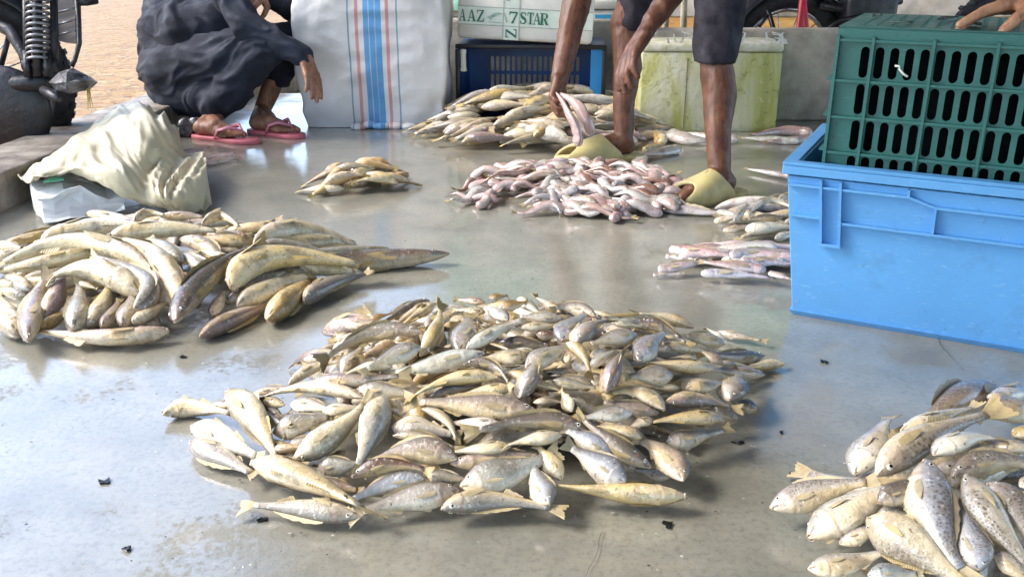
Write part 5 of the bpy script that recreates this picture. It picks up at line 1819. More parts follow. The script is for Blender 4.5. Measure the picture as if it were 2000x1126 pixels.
def photo_fish(mound, rows, pile, kind, crops, lay=.010, detail=2, lean=.45):
    for row in rows:
        cr, hx, hy, tx, ty, w, Lr, dr, roll, col = row[:10]
        bx, by = row[10:12] if len(row) > 11 else (None, None)
        x0, y0, k = crops[cr]
        f = lambda x, y: (x0 + x / k, y0 + y / k)
        lift = Lr * lay
        h = mound.hit(*f(hx, hy), lift); t = mound.hit(*f(tx, ty), lift)
        m = (h + t) * .5
        if bx is not None:
            m = mound.hit(*f(bx, by), lift)
        else:
            zz = mound.z(m.x, m.y) + lift
            m.z = m.z * .35 + zz * .65
            m += Vector((random.uniform(-1, 1), random.uniform(-1, 1), 0)) * (h - t).length * .02
        mx_ = {'croaker': .23, 'spotted': .32, 'long': .42, 'soft': .30}[kind]
        if (h - t).length > mx_:
            k_ = mx_ / (h - t).length
            t = h.lerp(t, k_); m = h.lerp(m, k_)
        A = (h - t).normalized()
        toc = (CAMP - m); toc.normalize()
        Nn = (mound.n(m.x, m.y) * (1 - lean) + toc * lean).normalized()
        # the back's direction for a fish lying on its side
        S = Nn.cross(A)
        upscr = S.dot(Vector((0, SP, CP))) - .35 * S.x * (1 if abs(A.x) < .4 else 0)
        if (upscr < 0) == (dr == 'u'):
            S = -S
        # roll turns the back (positive) or the belly (negative) towards the viewer
        sgn = 1 if A.cross(S).dot(Nn) > 0 else -1
        wd = w / k / scale_at(m)
        wd = wd * (1.12 if abs(roll) < 40 else 1.35) * {'long': 1.0, 'spotted': .95, 'soft': 1.25}.get(kind, 1.0)
        build_fish(h, t, m, kind, S, roll * sgn, col, wd, 18 if detail > 1 else 14, detail, pile)
# ------------------------------------------------------------------ the fish, read off the photograph pile by pile
CROPS = {1: (300, 720, 3.519), 2: (680, 720, 3.519), 3: (1060, 720, 3.519), 4: (540, 550, 4.762), 5: (900, 550, 4.762), 6: (1200, 580, 4.69),
         'L': (0, 380, 2.222), 'M': (0, 400, 3.754), 'R': (1450, 700, 2.644), 'S': (1260, 370, 5.926), 'F': (760, 160, 3.448), 'Z': (0, 0, 1.0)}
mid_rows = [
 (1, 65, 325, 520, 320, 105, 0, 'u', -55, 'y', 280, 280), (1, 255, 400, 700, 600, 185, 1, 'n', -25, 'w'), (1, 245, 510, 670, 720, 165, 0, 'n', 10, 'g'),
 (1, 500, 165, 830, 610, 200, 2, 'n', -35, 'y', 690, 340), (1, 490, 150, 880, 385, 80, 1, 'u', 30, 'b'), (1, 670, 640, 1420, 940, 215, 3, 'u', -55, 'y', 1030, 750),
 (1, 1435, 1020, 690, 935, 150, 1, 'n', 8, 'g', 1050, 965), (1, 960, 620, 1450, 245, 175, 3, 'n', -8, 'y', 1230, 450), (1, 820, 440, 1200, 330, 175, 1, 'u', 0, 'g'),
 (1, 810, 555, 1080, 540, 90, 1, 'u', -70, 'o'), (1, 940, 240, 1230, 280, 120, 1, 'u', -20, 'w'), (1, 1160, 290, 1420, 260, 105, 1, 'u', -30, 'w'),
 (1, 1440, 200, 760, 190, 85, 2, 'u', -60, 'y', 1100, 125), (1, 690, 165, 960, 120, 60, 1, 'u', 0, 'p'), (1, 1125, 685, 1420, 650, 125, 1, 'u', 12, 'g'),
 (1, 395, 260, 560, 250, 70, 0, 'u', 10, 'g'), (1, 900, 570, 1180, 470, 110, 0, 'u', 5, 'p'), (1, 1150, 610, 880, 520, 115, 0, 'u', 0, 'g'), (1, 760, 500, 1010, 640, 105, 0, 'n', 0, 'y'), (1, 970, 700, 1280, 760, 115, 0, 'u', 0, 'g'), (1, 1090, 800, 1400, 830, 110, 0, 'u', 5, 'p'),
 (1, 880, 320, 620, 260, 90, 0, 'u', 0, 'g'), (1, 690, 420, 930, 310, 95, 0, 'u', 0, 'p'), (1, 620, 560, 420, 420, 90, 0, 'u', 0, 'g'), (1, 1320, 560, 1180, 700, 110, 0, 'u', 0, 'd'), (1, 900, 250, 640, 200, 80, 1, 'u', -20, 'y'),
 (2, 260, 185, 80, 660, 185, 4, 'n', -25, 'w', 165, 400), (2, 755, 620, 170, 640, 165, 3, 'u', 10, 'p', 470, 555), (2, 18, 745, 520, 690, 100, 4, 'u', 20, 'r', 270, 655),
 (2, 525, 750, 40, 890, 130, 3, 'u', 5, 'b', 290, 790), (2, 765, 830, 100, 970, 170, 2, 'u', 10, 'g', 450, 885), (2, 640, 965, 1390, 955, 150, 2, 'n', 8, 'g', 960, 905),
 (2, 768, 800, 1370, 600, 225, 3, 'u', 5, 'g', 1070, 720), (2, 700, 650, 1350, 590, 125, 2, 'u', 10, 'p'), (2, 520, 745, 820, 760, 95, 1, 'u', 0, 'g'),
 (2, 1385, 925, 1260, 640, 205, 3, 'n', 15, 'b'), (2, 1310, 300, 490, 225, 165, 3, 'u', 8, 'p', 900, 255), (2, 1640, 430, 900, 420, 110, 3, 'u', 20, 'd', 1320, 350),
 (2, 1120, 530, 710, 570, 115, 3, 'u', -55, 'y'), (2, 1470, 455, 1100, 520, 115, 4, 'u', -60, 'y'), (2, 505, 275, 745, 490, 75, 3, 'u', -30, 'y', 660, 340),
 (2, 300, 400, 720, 450, 170, 2, 'n', 5, 'g'), (2, 305, 458, 725, 540, 50, 3, 'u', 20, 'y', 520, 470), (2, 1060, 390, 690, 370, 125, 2, 'u', -35, 'w'),
 (2, 50, 145, 470, 175, 115, 2, 'u', 15, 'g'), (2, 1040, 60, 465, 175, 105, 3, 'u', -60, 'Y', 740, 65), (2, 560, 195, 880, 115, 70, 1, 'u', 15, 'b'),
 (2, 1140, 130, 740, 190, 105, 2, 'u', -45, 'y'), (2, 1185, 200, 1300, -60, 195, 3, 'n', 55, 'g'), (2, 1090, 20, 1460, 150, 85, 2, 'u', -50, 'Y'),
 (2, 1270, 230, 1470, 230, 105, 2, 'u', -50, 'w'), (2, -20, 70, 330, 45, 90, 2, 'u', -35, 'y'),
 (3, 745, 675, 280, 350, 120, 4, 'u', 25, 'd', 500, 520), (3, 575, 775, 200, 540, 210, 4, 'u', 5, 'b', 390, 660), (3, 490, 600, 170, 420, 170, 3, 'u', 5, 'b'),
 (3, 965, 770, 670, 490, 190, 3, 'u', -15, 'y', 850, 600), (3, 995, 875, 100, 800, 140, 2, 'u', -65, 'Y', 560, 850), (3, 850, 500, 1240, 420, 130, 1, 'u', -10, 'g', 1010, 475),
 (3, 1238, 345, 750, 365, 115, 4, 'u', -50, 'Y', 1010, 335), (3, 1345, 355, 1100, 270, 115, 1, 'u', 25, 'd'), (3, 840, 235, 1290, 265, 110, 2, 'n', 0, 'p', 1060, 215),
 (3, 840, 285, 480, 165, 130, 3, 'u', -25, 'y', 680, 165), (3, 440, 150, 540, -110, 240, 4, 'n', 78, 'p'), (3, 640, 705, 470, 560, 95, 1, 'u', 5, 'p'),
 (3, 880, 745, 640, 690, 75, 1, 'u', 5, 'b'), (3, 615, 305, 290, 335, 105, 4, 'u', 0, 'w'), (3, 755, 345, 590, 410, 95, 4, 'u', -40, 'y'), (3, 680, 475, 370, 395, 120, 4, 'u', -60, 'y', 540, 425),
 (3, 985, 135, 1230, 95, 125, 2, 'u', -20, 'y'), (3, 1285, 220, 1360, 40, 185, 2, 'n', 30, 'g'), (3, 1480, 285, 1320, 230, 115, 0, 'u', 15, 'd'),
 (3, 895, 45, 600, 50, 130, 3, 'u', 12, 'g'), (3, 940, 135, 740, 130, 95, 1, 'u', -60, 'o'), (3, 800, 305, 420, 230, 90, 1, 'u', 20, 'p'), (3, 350, 120, 40, 60, 90, 1, 'u', 10, 'g'),
 (3, 130, 765, -30, 540, 190, 3, 'n', -10, 'y'), (3, 200, 295, 130, 160, 80, 4, 'u', -40, 'y'),
 (6, 1375, 535, 860, 510, 100, 1, 'u', 20, 'd'), (6, 1565, 610, 1130, 680, 80, 0, 'u', -50, 'Y', 1350, 625), (6, 1380, 710, 880, 660, 110, 0, 'u', 0, 'p'),
 (6, 915, 655, 290, 595, 130, 3, 'u', -60, 'Y', 600, 630), (6, 435, 440, 840, 500, 110, 2, 'u', -20, 'y'), (6, 995, 610, 790, 490, 120, 2, 'u', 0, 'p'), (6, 1110, 615, 900, 600, 60, 0, 'u', -40, 'w'),
 (6, 940, 320, 1340, 395, 85, 0, 'u', -15, 'g'), (6, 1010, 435, 600, 350, 135, 2, 'u', 5, 'y'), (6, 1012, 390, 850, 290, 65, 3, 'u', -50, 'w'), (6, 730, 280, 230, 150, 100, 1, 'u', -40, 'y', 480, 190),
 (6, 225, 215, 650, 420, 105, 3, 'u', 28, 'd', 430, 270), (6, 585, 390, 440, 350, 60, 1, 'u', -30, 'w'), (6, 760, 565, 510, 555, 50, 2, 'u', -40, 'y'), (6, 250, 225, -20, 210, 60, 1, 'u', 0, 'w'), (6, 270, 180, -40, 170, 50, 1, 'u', 0, 'Y'),
 (5, 1640, 490, 1210, 575, 150, 4, 'u', 5, 'g'), (5, 1655, 740, 1900, 470, 200, 4, 'u', 5, 'b', 1740, 590), (5, 935, 545, 1160, 300, 200, 3, 'u', 5, 'b', 1000, 430), (5, 1075, 575, 1350, 360, 195, 4, 'n', 40, 'g', 1180, 440),
 (5, 980, 570, 1200, 830, 110, 4, 'u', -40, 'Y', 1120, 660), (5, 1195, 790, 1420, 640, 90, 4, 'u', 10, 'w'), (5, 600, 800, 990, 600, 190, 4, 'u', -5, 'g', 800, 680), (5, 985, 755, 985, 640, 120, 3, 'u', -40, 'y'),
 (5, 50, 625, 570, 360, 130, 4, 'u', -10, 'w', 290, 480), (5, 360, 565, 820, 590, 120, 1, 'u', 20, 'd'), (5, 540, 430, 930, 400, 90, 3, 'u', -20, 'y'), (5, 700, 485, 910, 510, 95, 2, 'u', 20, 'r'),
 (5, 370, 235, 600, 195, 150, 4, 'u', 10, 'o'), (5, 262, 150, 420, 130, 105, 3, 'u', 0, 'o'), (5, 440, 360, 230, 230, 130, 3, 'u', -10, 'b'), (5, 965, 350, 550, 320, 105, 3, 'u', 15, 'g'), (5, 540, 150, 740, 300, 130, 3, 'u', -20, 'w'),
 (5, 930, 285, 710, 150, 90, 2, 'u', -30, 'y'), (5, 1260, 320, 890, 245, 125, 3, 'u', 10, 'g', 1050, 240), (5, 1430, 330, 1180, 260, 70, 1, 'u', -30, 'y'), (5, 1720, 330, 1420, 300, 60, 1, 'u', -30, 'Y'),
 (5, 230, 280, -40, 260, 85, 2, 'u', 0, 'y'), (5, 230, 195, -20, 165, 70, 2, 'u', 10, 'p'), (5, 640, 690, 180, 720, 170, 3, 'u', -15, 'y'), (5, 20, 770, 440, 940, 75, 4, 'u', 25, 'd', 280, 770), (5, 690, 640, 420, 650, 80, 3, 'u', -20, 'w'),
 (5, 1090, 850, 800, 830, 75, 1, 'u', 0, 'p'), (5, 840, 920, 1250, 985, 100, 2, 'u', 10, 'g'), (5, 1960, 640, 1880, 570, 90, 2, 'u', 0, 'w'), (5, 1400, 380, 1690, 420, 80, 1, 'u', -20, 'w'),
 (4, 1690, 650, 1790, 340, 240, 3, 'u', 5, 'g'), (4, 1335, 690, 1520, 260, 120, 4, 'n', -40, 'Y', 1490, 440), (4, 1480, 200, 1130, 430, 90, 2, 'u', -45, 'Y'), (4, 1480, 200, 1090, 420, 90, 1, 'u', -30, 'y', 1270, 290), (4, 1420, 170, 990, 380, 50, 0, 'u', 30, 'd'),
 (4, 635, 415, 990, 385, 100, 0, 'u', -35, 'y'), (4, 870, 345, 1050, 300, 55, 0, 'u', 10, 'o'), (4, 1370, 470, 480, 690, 95, 3, 'u', 28, 'g', 900, 480), (4, 640, 580, 1050, 410, 80, 2, 'u', -30, 'y'), (4, 590, 590, 780, 480, 90, 1, 'u', -10, 'y'),
 (4, 250, 725, 620, 670, 95, 1, 'u', 5, 'p'), (4, 1120, 580, 815, 690, 170, 3, 'n', -35, 'o'), (4, 1345, 605, 850, 810, 165, 5, 'u', 12, 'g', 1100, 685), (4, 610, 860, 790, 610, 170, 2, 'u', 0, 'g'), (4, 110, 960, 620, 740, 110, 1, 'u', -15, 'y', 340, 800),
 (4, 335, 915, 1130, 870, 110, 3, 'u', 12, 'p', 720, 910), (4, 1080, 790, 610, 880, 110, 4, 'u', -60, 'y', 850, 790), (4, 1940, 660, 1110, 840, 195, 3, 'u', -5, 'w', 1500, 760), (4, 1100, 540, 1260, 510, 120, 2, 'u', 0, 'p'), (4, 1430, 655, 1620, 620, 100, 2, 'u', 0, 'p'), (4, 1560, 410, 1700, 370, 60, 1, 'u', 0, 'Y'),
]
left_rows = [
 ('L', 735, 590, 175, 592, 68, 1, 'u', -30, 'p', 460, 618), ('L', 868, 620, 1180, 480, 72, 0, 'n', -10, 'p', 1020, 545), ('L', 1162, 540, 1340, 370, 95, 1, 'n', -20, 'Y'), ('L', 1322, 460, 1580, 345, 78, 1, 'n', 20, 'g', 1420, 395),
 ('L', 1950, 262, 1290, 270, 80, 1, 'u', 15, 'd', 1560, 290), ('L', 1008, 415, 1560, 305, 82, 4, 'u', -45, 'Y', 1170, 275), ('L', 765, 545, 1110, 230, 100, 4, 'u', 35, 'd', 875, 375), ('L', 920, 520, 970, 420, 85, 2, 'u', -20, 'p'),
 ('L', 1030, 482, 1330, 350, 85, 2, 'u', -20, 'y', 1160, 410), ('L', 1100, 222, 1540, 215, 90, 2, 'u', -30, 'y', 1290, 160), ('L', 1100, 240, 1420, 260, 60, 3, 'u', 20, 'g', 1250, 222), ('L', 1660, 240, 1320, 245, 50, 2, 'u', 10, 'g'),
 ('M', 690, 350, -40, 490, 100, 3, 'u', -30, 'Y', 330, 420), ('M', 1030, 660, 400, 520, 150, 4, 'u', -45, 'y', 720, 480), ('M', 985, 760, 700, 385, 110, 5, 'u', 15, 'g', 1085, 560), ('M', 1130, 500, 30, 420, 115, 4, 'u', -25, 'y', 600, 275),
 ('M', 1325, 735, 920, 255, 140, 4, 'u', -40, 'y', 1190, 420), ('M', 1270, 735, 1120, 430, 150, 3, 'u', -40, 'k', 1180, 570), ('M', 300, 270, 1070, 150, 110, 3, 'u', -40, 'w', 660, 165), ('M', 800, 240, 1580, 190, 105, 3, 'u', -40, 'y', 1180, 180), ('M', 1810, 275, 1490, 240, 100, 2, 'u', 0, 'Y'),
 ('M', 205, 985, 330, 550, 150, 3, 'u', 5, 'p', 240, 760), ('M', 330, 825, 460, 530, 160, 2, 'n', -10, 'k'), ('M', 265, 905, 500, 770, 100, 1, 'n', -30, 'Y'), ('M', 530, 905, 585, 590, 145, 3, 'u', 10, 'g'), ('M', 635, 890, 810, 590, 155, 2, 'n', -20, 'y'),
 ('M', 745, 890, 870, 710, 150, 2, 'u', 0, 'p'), ('M', 890, 870, 970, 660, 160, 3, 'u', 0, 'g'), ('M', 970, 860, 1230, 700, 135, 3, 'u', -40, 'y'), ('M', 120, 945, -20, 680, 160, 1, 'n', -20, 'y'), ('M', 235, 630, 30, 520, 105, 2, 'n', -20, 'w'), ('M', 210, 680, -20, 610, 90, 1, 'u', 20, 'g'),
 ('M', -20, 290, 160, 315, 70, 2, 'u', 0, 'y'), ('M', 635, 65, 1070, 150, 70, 1, 'u', -10, 'p'), ('M', 985, 120, 1210, 75, 65, 2, 'u', -30, 'y', 1070, 65), ('M', 1190, 80, 1490, 85, 70, 1, 'u', 0, 'p'), ('M', 1480, 145, 1750, 160, 65, 1, 'u', -30, 'y', 1610, 80),
 ('M', 1560, 185, 1730, 215, 60, 2, 'u', -20, 'w'), ('M', 1335, 425, 1120, 250, 110, 3, 'u', 0, 'g'), ('M', 1320, 255, 1610, 430, 110, 2, 'u', 10, 'y', 1520, 310), ('M', 1490, 490, 1340, 350, 95, 2, 'u', -30, 'w'), ('M', 1560, 350, 1800, 345, 80, 1, 'u', 0, 'y'),
 ('M', 20, 290, 530, 165, 60, 1, 'u', 20, 'Y'), ('M', 580, 570, 700, 610, 65, 4, 'u', -20, 'y'), ('M', 870, 130, 1080, 135, 60, 1, 'u', -20, 'k'), ('M', -30, 380, 200, 330, 80, 2, 'u', -20, 'y'), ('M', 150, 600, -60, 560, 90, 2, 'u', -20, 'y'),
 ('L', 980, 470, 1240, 330, 80, 1, 'u', 0, 'd'), ('L', 1300, 300, 1530, 330, 70, 2, 'u', -20, 'y'), ('L', 1500, 215, 1120, 205, 70, 1, 'u', -10, 'y'), ('L', 1080, 190, 900, 170, 60, 1, 'u', -10, 'p'), ('L', 690, 560, 560, 470, 90, 1, 'u', 0, 'g'), ('L', 1010, 300, 880, 240, 80, 2, 'u', -20, 'y'),
]
right_rows = [
 ('R', 140, 770, 640, 635, 150, 1, 'u', 10, 'g', 380, 690), ('R', 338, 925, 850, 640, 225, 2, 'u', -40, 'w', 580, 770), ('R', 575, 600, 745, 315, 190, 1, 'u', -20, 'w'), ('R', 692, 605, 1260, 290, 165, 3, 'n', -5, 'y', 930, 420),
 ('R', 1325, 165, 800, 390, 90, 2, 'u', 20, 'p', 1060, 225), ('R', 815, 375, 1180, 255, 110, 2, 'u', -35, 'w'), ('R', 700, 745, 920, 620, 140, 4, 'u', 10, 'd'), ('R', 955, 520, 1120, 1085, 225, 4, 'n', 10, 'b', 980, 800),
 ('R', 985, 500, 1300, 410, 145, 4, 'u', -40, 'w', 1130, 420), ('R', 1295, 450, 1560, 480, 115, 3, 'u', -40, 'w'), ('R', 1085, 610, 1560, 560, 125, 3, 'u', 20, 'g', 1280, 530), ('R', 1230, 1095, 1120, 740, 170, 3, 'n', 5, 'b', 1180, 940),
 ('R', 1150, 595, 1480, 1060, 170, 5, 'n', 15, 'g', 1290, 830), ('R', 1270, 640, 1520, 960, 190, 4, 'u', 10, 'g'), ('R', 640, 830, 1140, 1160, 220, 4, 'n', -10, 'y', 860, 960), ('R', 338, 1085, 740, 990, 150, 2, 'u', -20, 'w'),
 ('R', 645, 1115, 900, 1110, 105, 4, 'u', 10, 'b'), ('R', 500, 955, 720, 860, 110, 2, 'u', -10, 'g'), ('R', 690, 810, 900, 800, 95, 2, 'u', 10, 'g'), ('R', 1285, 225, 1520, 160, 85, 2, 'u', -30, 'w'),
 ('R', 1470, 250, 1230, 300, 185, 2, 'u', 0, 'y'), ('R', 1400, 400, 1560, 350, 110, 3, 'u', -30, 'Y'), ('R', 1430, 660, 1600, 600, 120, 5, 'u', -30, 'y'), ('R', 1300, 1000, 1520, 1180, 180, 2, 'u', 0, 'g'), ('R', 900, 1160, 1250, 1180, 150, 1, 'u', 0, 'w'), ('R', 720, 1090, 1000, 1200, 150, 2, 'u', 0, 'y'),
]
small_rows = [
 ('S', 1230, 260, 1740, 220, 75, 1, 'u', 0, 'w', 1430, 140), ('S', 1160, 470, 1700, 430, 150, 1, 'u', -40, 'w', 1400, 440), ('S', 895, 480, 1230, 420, 140, 0, 'u', -10, 'p'), ('S', 1500, 570, 1720, 490, 130, 1, 'u', 0, 'w'),
 ('S', 795, 375, 1080, 320, 90, 1, 'u', -20, 'w'), ('S', 1030, 375, 1180, 180, 95, 2, 'u', 0, 's'), ('S', 1590, 330, 1200, 345, 80, 1, 'u', 20, 'd'), ('S', 825, 260, 1080, 300, 75, 1, 'u', 0, 's'), ('S', 1550, 130, 1760, 50, 95, 1, 'u', -20, 'y'), ('S', 1620, 380, 1760, 340, 110, 2, 'u', -20, 'w'),
]
thin_rows = [
 ('S', 145, 925, 720, 820, 90, 1, 'u', 0, 's', 420, 880), ('S', 90, 990, 420, 965, 45, 0, 'u', 0, 's'), ('S', 280, 690, 980, 760, 105, 1, 'u', 0, 'k', 680, 725), ('S', 980, 765, 1720, 760, 105, 1, 'u', 0, 's', 1330, 735), ('S', 645, 970, 1440, 1020, 80, 1, 'u', 0, 's'),
 ('S', 1400, 925, 690, 840, 90, 2, 'u', 0, 'k', 1040, 880), ('S', 1500, 850, 1740, 800, 115, 1, 'u', 0, 's'), ('S', 1430, 960, 1680, 1030, 85, 2, 'u', 0, 'k'), ('S', 240, 765, 560, 805, 60, 0, 'u', 0, 's'), ('S', 1100, 830, 1700, 860, 80, 1, 'u', 0, 'k'),
 ('S', 60, 180, 960, 290, 95, 0, 'u', 0, 's', 480, 250),
]
loose_rows = [
 ('F', 1620, 235, 2000, 395, 75, 0, 'u', 0, 's'), ('F', 1890, 350, 2180, 400, 80, 1, 'u', 0, 's', 2000, 385), ('F', 1955, 455, 1730, 495, 60, 0, 'u', 0, 'g'), ('F', 1720, 460, 1840, 420, 55, 1, 'u', 0, 'Y'), ('F', 1660, 560, 1730, 490, 60, 0, 'u', 0, 'w'),
 ('F', 1660, 330, 1900, 310, 55, 0, 'u', 0, 'y'), ('F', 1840, 410, 1790, 330, 60, 1, 'u', -30, 'Y'), ('F', 1680, 370, 1900, 345, 55, 0, 'u', 0, 'y'), ('Z', 1440, 275, 1340, 262, 16, 0, 'u', 0, 'w'),
 ('Z', 1585, 262, 1470, 268, 14, 0, 'u', 0, 'k', 1530, 258), ('Z', 1560, 277, 1450, 270, 12, 0, 'u', 0, 'w'), ('Z', 1600, 270, 1500, 277, 13, 0, 'u', 0, 'k'), ('Z', 1548, 345, 1462, 330, 10, 0, 'u', 0, 's'),
 ('Z', 345, 305, 405, 290, 14, 0, 'u', 0, 'k'), ('Z', 460, 303, 390, 312, 12, 0, 'u', 0, 'k'), ('Z', 400, 318, 465, 308, 10, 0, 'u', 0, 'p'),
]
def random_pile(mound, n, kind, pile, cols, length, ang, layers, detail, wave=0.0, name=None, edge_bias=.5, rollr=(-60, 25), below=False, fatk=1.0):
    """Fish thrown on a heap: from the floor up, wider at the bottom."""
    rng = random.Random(hash(pile) % 1000 if False else len(pile) * 17 + n)
    for i in range(n):
        lv = (i / n)
        a = rng.uniform(0, 2 * math.pi)
        r = math.sqrt(rng.random()) * (1.0 - .55 * lv * edge_bias) * (.80 if below else 1.0)
        x, y = mound.cx + mound.rx * r * math.cos(a) * .93, mound.cy + mound.ry * r * math.sin(a) * .93
        L_ = rng.uniform(*length)
        th = rng.gauss(ang[0], ang[1]) + (math.pi if rng.random() < .45 else 0)
        d = Vector((math.cos(th), math.sin(th), 0)) * (L_ / 2)
        zz = lambda px, py: mound.edge + (mound.z(px, py) - mound.edge) * ((lv * 1.05 + .1) if not below else rng.uniform(.08, .62))
        h = Vector((x + d.x, y + d.y, 0)); t = Vector((x - d.x, y - d.y, 0))
        h.z, t.z = zz(h.x, h.y), zz(t.x, t.y)
        m = (h + t) * .5; m.z = zz(m.x, m.y) + .004
        m += Vector((rng.uniform(-1, 1), rng.uniform(-1, 1), 0)) * L_ * .05
        A = (h - t).normalized()
        S = Vector((0, 0, 1)).cross(A)
        if rng.random() < .5:
            S = -S
        sgn = 1 if A.cross(S).z > 0 else -1
        build_fish(h, t, m, kind, S, rng.uniform(*rollr) * sgn, rng.choice(cols), None, 12 if detail < 2 else 16, detail, pile, rng, wave, name, fatk=fatk)
mid_mound = Mound(375, 1490, 590, 1000, .100, .016, .8, 2.2)
random_pile(mid_mound, 96, 'croaker', 'middle', 'yyggpdYd', (.16, .20), (0, .9), 3, 1, below=True)
photo_fish(mid_mound, mid_rows, 'middle', 'croaker', CROPS, .0085)
left_mound = Mound(-180, 690, 430, 642, .095, .017, .8, 2.2)
random_pile(left_mound, 52, 'long', 'left', 'yypgYw', (.20, .28), (.3, .9), 3, 1, below=True)
photo_fish(left_mound, left_rows, 'left', 'long', CROPS, .010)
right_mound = Mound(1560, 2350, 800, 1310, .085, .022, .8, 2.2)
random_pile(Mound(1640, 2350, 860, 1330, .08, .022, .8, 2.2), 22, 'spotted', 'right', 'ywgp', (.18, .23), (.5, .9), 3, 1, below=True)
photo_fish(right_mound, right_rows, 'right', 'spotted', CROPS, .012)
far_mound = Mound(790, 1330, 205, 318, .135, .016, .85, 2.0)
random_pile(far_mound, 150, 'croaker', 'far', 'yywwyyYgk', (.17, .235), (.22, .38), 3, 0, fatk=1.08)
pink_mound = Mound(880, 1390, 322, 440, .045, .012, .8, 2.2)
random_pile(pink_mound, 125, 'soft', 'pink', 'kksskpgkr', (.15, .22), (-.2, .8), 3, 0, wave=.05, rollr=(-40, 40), fatk=1.1)
gold_mound = Mound(612, 812, 335, 392, .055, .011, .8, 2.0)
random_pile(gold_mound, 26, 'croaker', 'gold', 'GGGGyYo', (.11, .15), (.35, .5), 3, 0, name='golden_fish', fatk=1.25)
flat = Mound(1380, 1600, 390, 480, .03, .014)
photo_fish(flat, small_rows, 'small', 'long', CROPS, .012, 1)
random_pile(Mound(1400, 1640, 400, 478, .03, .014), 9, 'long', 'small', 'wyps', (.17, .22), (.2, .6), 2, 0, fatk=1.3)
flat2 = Mound(1270, 1600, 485, 560, .02, .012)
photo_fish(flat2, thin_rows, 'thin', 'soft', CROPS, .010, 1)
random_pile(Mound(1310, 1640, 492, 548, .022, .012), 12, 'soft', 'thin', 'kskw', (.17, .23), (0, .25), 2, 0, fatk=1.25)
flat3 = Mound(300, 310, 200, 210, .001, .014)
photo_fish(flat3, loose_rows, 'loose', 'soft', CROPS, .010, 0)
m = gold_mound.hit(690, 326, .012)
build_fish(m + Vector((-.05, -.01, 0)), m + Vector((.05, .012, 0)), m + Vector((0, 0, .006)), 'croaker', Vector((0, 1, .3)), 20, 'd', .034, 14, 0, 'gold', name='golden_fish')
# ------------------------------------------------------------------ the fish in the man's hand
hp = P(1100, 205, 3.30)
build_fish(P(1128, 285, 3.26), P(1082, 178, 3.31), P(1116, 232, 3.25), 'soft', Vector((.5, -.3, .8)), 20, 'k', .05, 14, 0, 'hand', wave=.03, floor=False)
build_fish(P(1158, 262, 3.30), P(1090, 182, 3.33), P(1132, 214, 3.27), 'soft', Vector((.3, -.6, .6)), -20, 'k', .045, 14, 0, 'hand', wave=.03, floor=False)

# ------------------------------------------------------------------ what each fish is called: looks first, then where it lies
KIND_WORD = {'croaker': 'croaker', 'spotted': 'spotted croaker', 'long': 'long slender fish', 'soft': 'soft fish'}
PILE_WORD = {'middle': 'the middle pile', 'left': 'the long fish pile', 'right': 'the spotted pile', 'far': 'the pile by the navy crate', 'pink': 'the pink pile',
             'gold': 'the small golden pile', 'small': 'the heap behind the blue crate', 'thin': 'the thin heap by the blue crate', 'loose': 'the open floor', 'hand': "the man's hand"}
GROUP = {'middle': 'croakers heaped in the middle', 'left': 'long fish heaped at the left', 'right': 'spotted croakers heaped at the right', 'far': 'croakers heaped by the navy crate', 'pink': 'soft pink fish heaped by the slides',
         'gold': 'small golden fish in a little heap', 'small': 'fish beside the blue crate', 'thin': 'thin fish beside the blue crate', 'loose': 'single fish scattered on the floor', 'hand': 'fish held in the hand'}
CAT = {'croaker': 'fish', 'spotted': 'fish', 'long': 'fish', 'soft': 'fish'}
WAY = {'left': 'head left', 'right': 'head right', 'near': 'head toward viewer', 'far': 'head away'}
ORD = ['leftmost', 'second from left', 'third from left', 'fourth from left', 'fifth from left', 'sixth from left', 'seventh from left', 'eighth from left', 'ninth from left', 'tenth from left', 'eleventh from left', 'twelfth from left']
bypile = {}
for o, i in FISHES:
    bypile.setdefault(i['pile'], []).append((o, i))
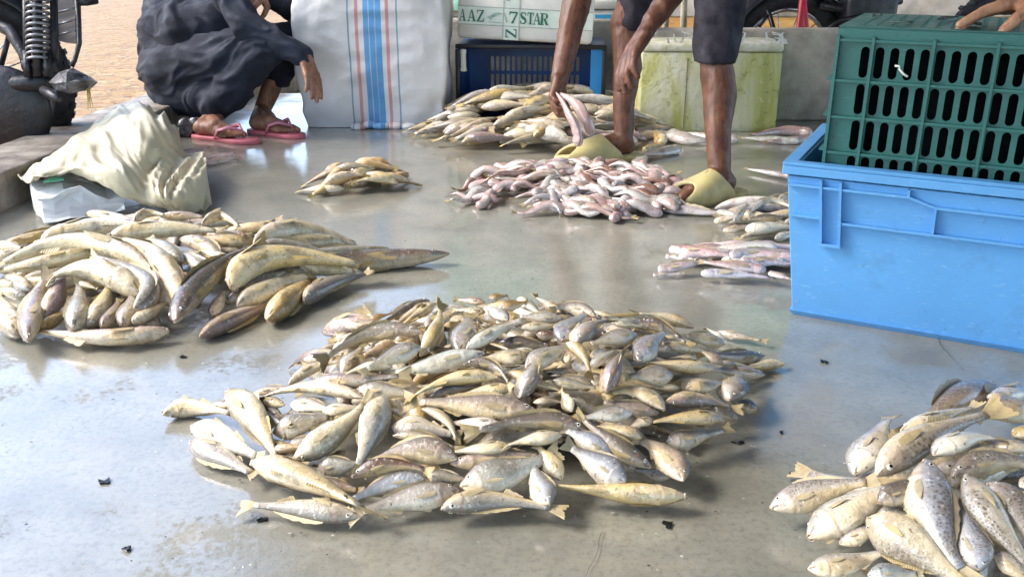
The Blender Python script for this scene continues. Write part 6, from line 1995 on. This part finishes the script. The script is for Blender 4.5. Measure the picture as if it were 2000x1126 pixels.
for pile, lst in bypile.items():
    xs = sorted(i['x'] for _, i in lst); ys = sorted(i['y'] for _, i in lst)
    n = len(lst)
    def rank(v, s_):
        return sum(1 for k in s_ if k < v) / max(1, n - 1)
    buckets = {}
    for o, i in lst:
        a, b_ = rank(i['x'], xs), rank(i['y'], ys)
        cx_ = 'left' if a < .34 else ('right' if a > .66 else 'middle')
        cy_ = 'back' if b_ < .34 else ('front' if b_ > .66 else 'centre')
        zone = {('middle', 'centre'): 'at the heart', ('left', 'centre'): 'at the left side', ('right', 'centre'): 'at the right side'}.get((cx_, cy_), 'at the ' + cy_ + (' ' + cx_ if cx_ != 'middle' else ''))
        kw = KIND_WORD[i['kind']] if i['name'] != 'golden_fish' else 'small fish'
        if pile == 'loose':
            zone, tail_ = 'lying alone on', 'the open floor'
            where = 'lying on the open floor ' + ('by the pink sandal' if i['x'] < 600 else ('by the concrete wall' if i['x'] > 1420 else 'by the mouldy box'))
        elif pile == 'hand':
            where = "dangling from the man's hand"
        elif pile in ('small', 'thin'):
            where = 'in ' + PILE_WORD[pile]
        else:
            where = zone + ' of ' + PILE_WORD[pile]
        look = TWORD[i['col']] + ' ' + kw
        mid_ = {'belly up': ' belly up', 'back up': ' back up', 'on its side': ''}[i['pose']]
        i['base'] = look + mid_ + ', ' + WAY[i['way']] + ', ' + where
        buckets.setdefault(i['base'], []).append((o, i))
    for base, b_ in buckets.items():
        b_.sort(key=lambda e: e[1]['x'])
        for k, (o, i) in enumerate(b_):
            lab = base if len(b_) == 1 else base + ', ' + (ORD[k] if len(b_) > 2 else ('left one' if k == 0 else 'right one'))
            w = lab.split()
            if len(w) > 16:
                lab = lab.replace(' of the pile by the navy crate', ' of the navy crate pile').replace('at the heart of', 'amid').replace('head toward viewer', 'facing viewer').replace(' from left', ' along')
            if len(lab.split()) > 16:
                lab = lab.replace('long slender fish', 'long fish').replace(' at the ', ' ').replace('soft fish', 'fish').replace(' of the long fish pile', ' of the left pile').replace('by the blue crate', 'by the crate')
            if pile == 'hand':
                lab = "limp pink fish gripped in the bending man's fist, " + ('the left one' if i['x'] == min(e[1]['x'] for e in lst) else 'the right one')
            tag(o, lab, 'fish', GROUP[pile])
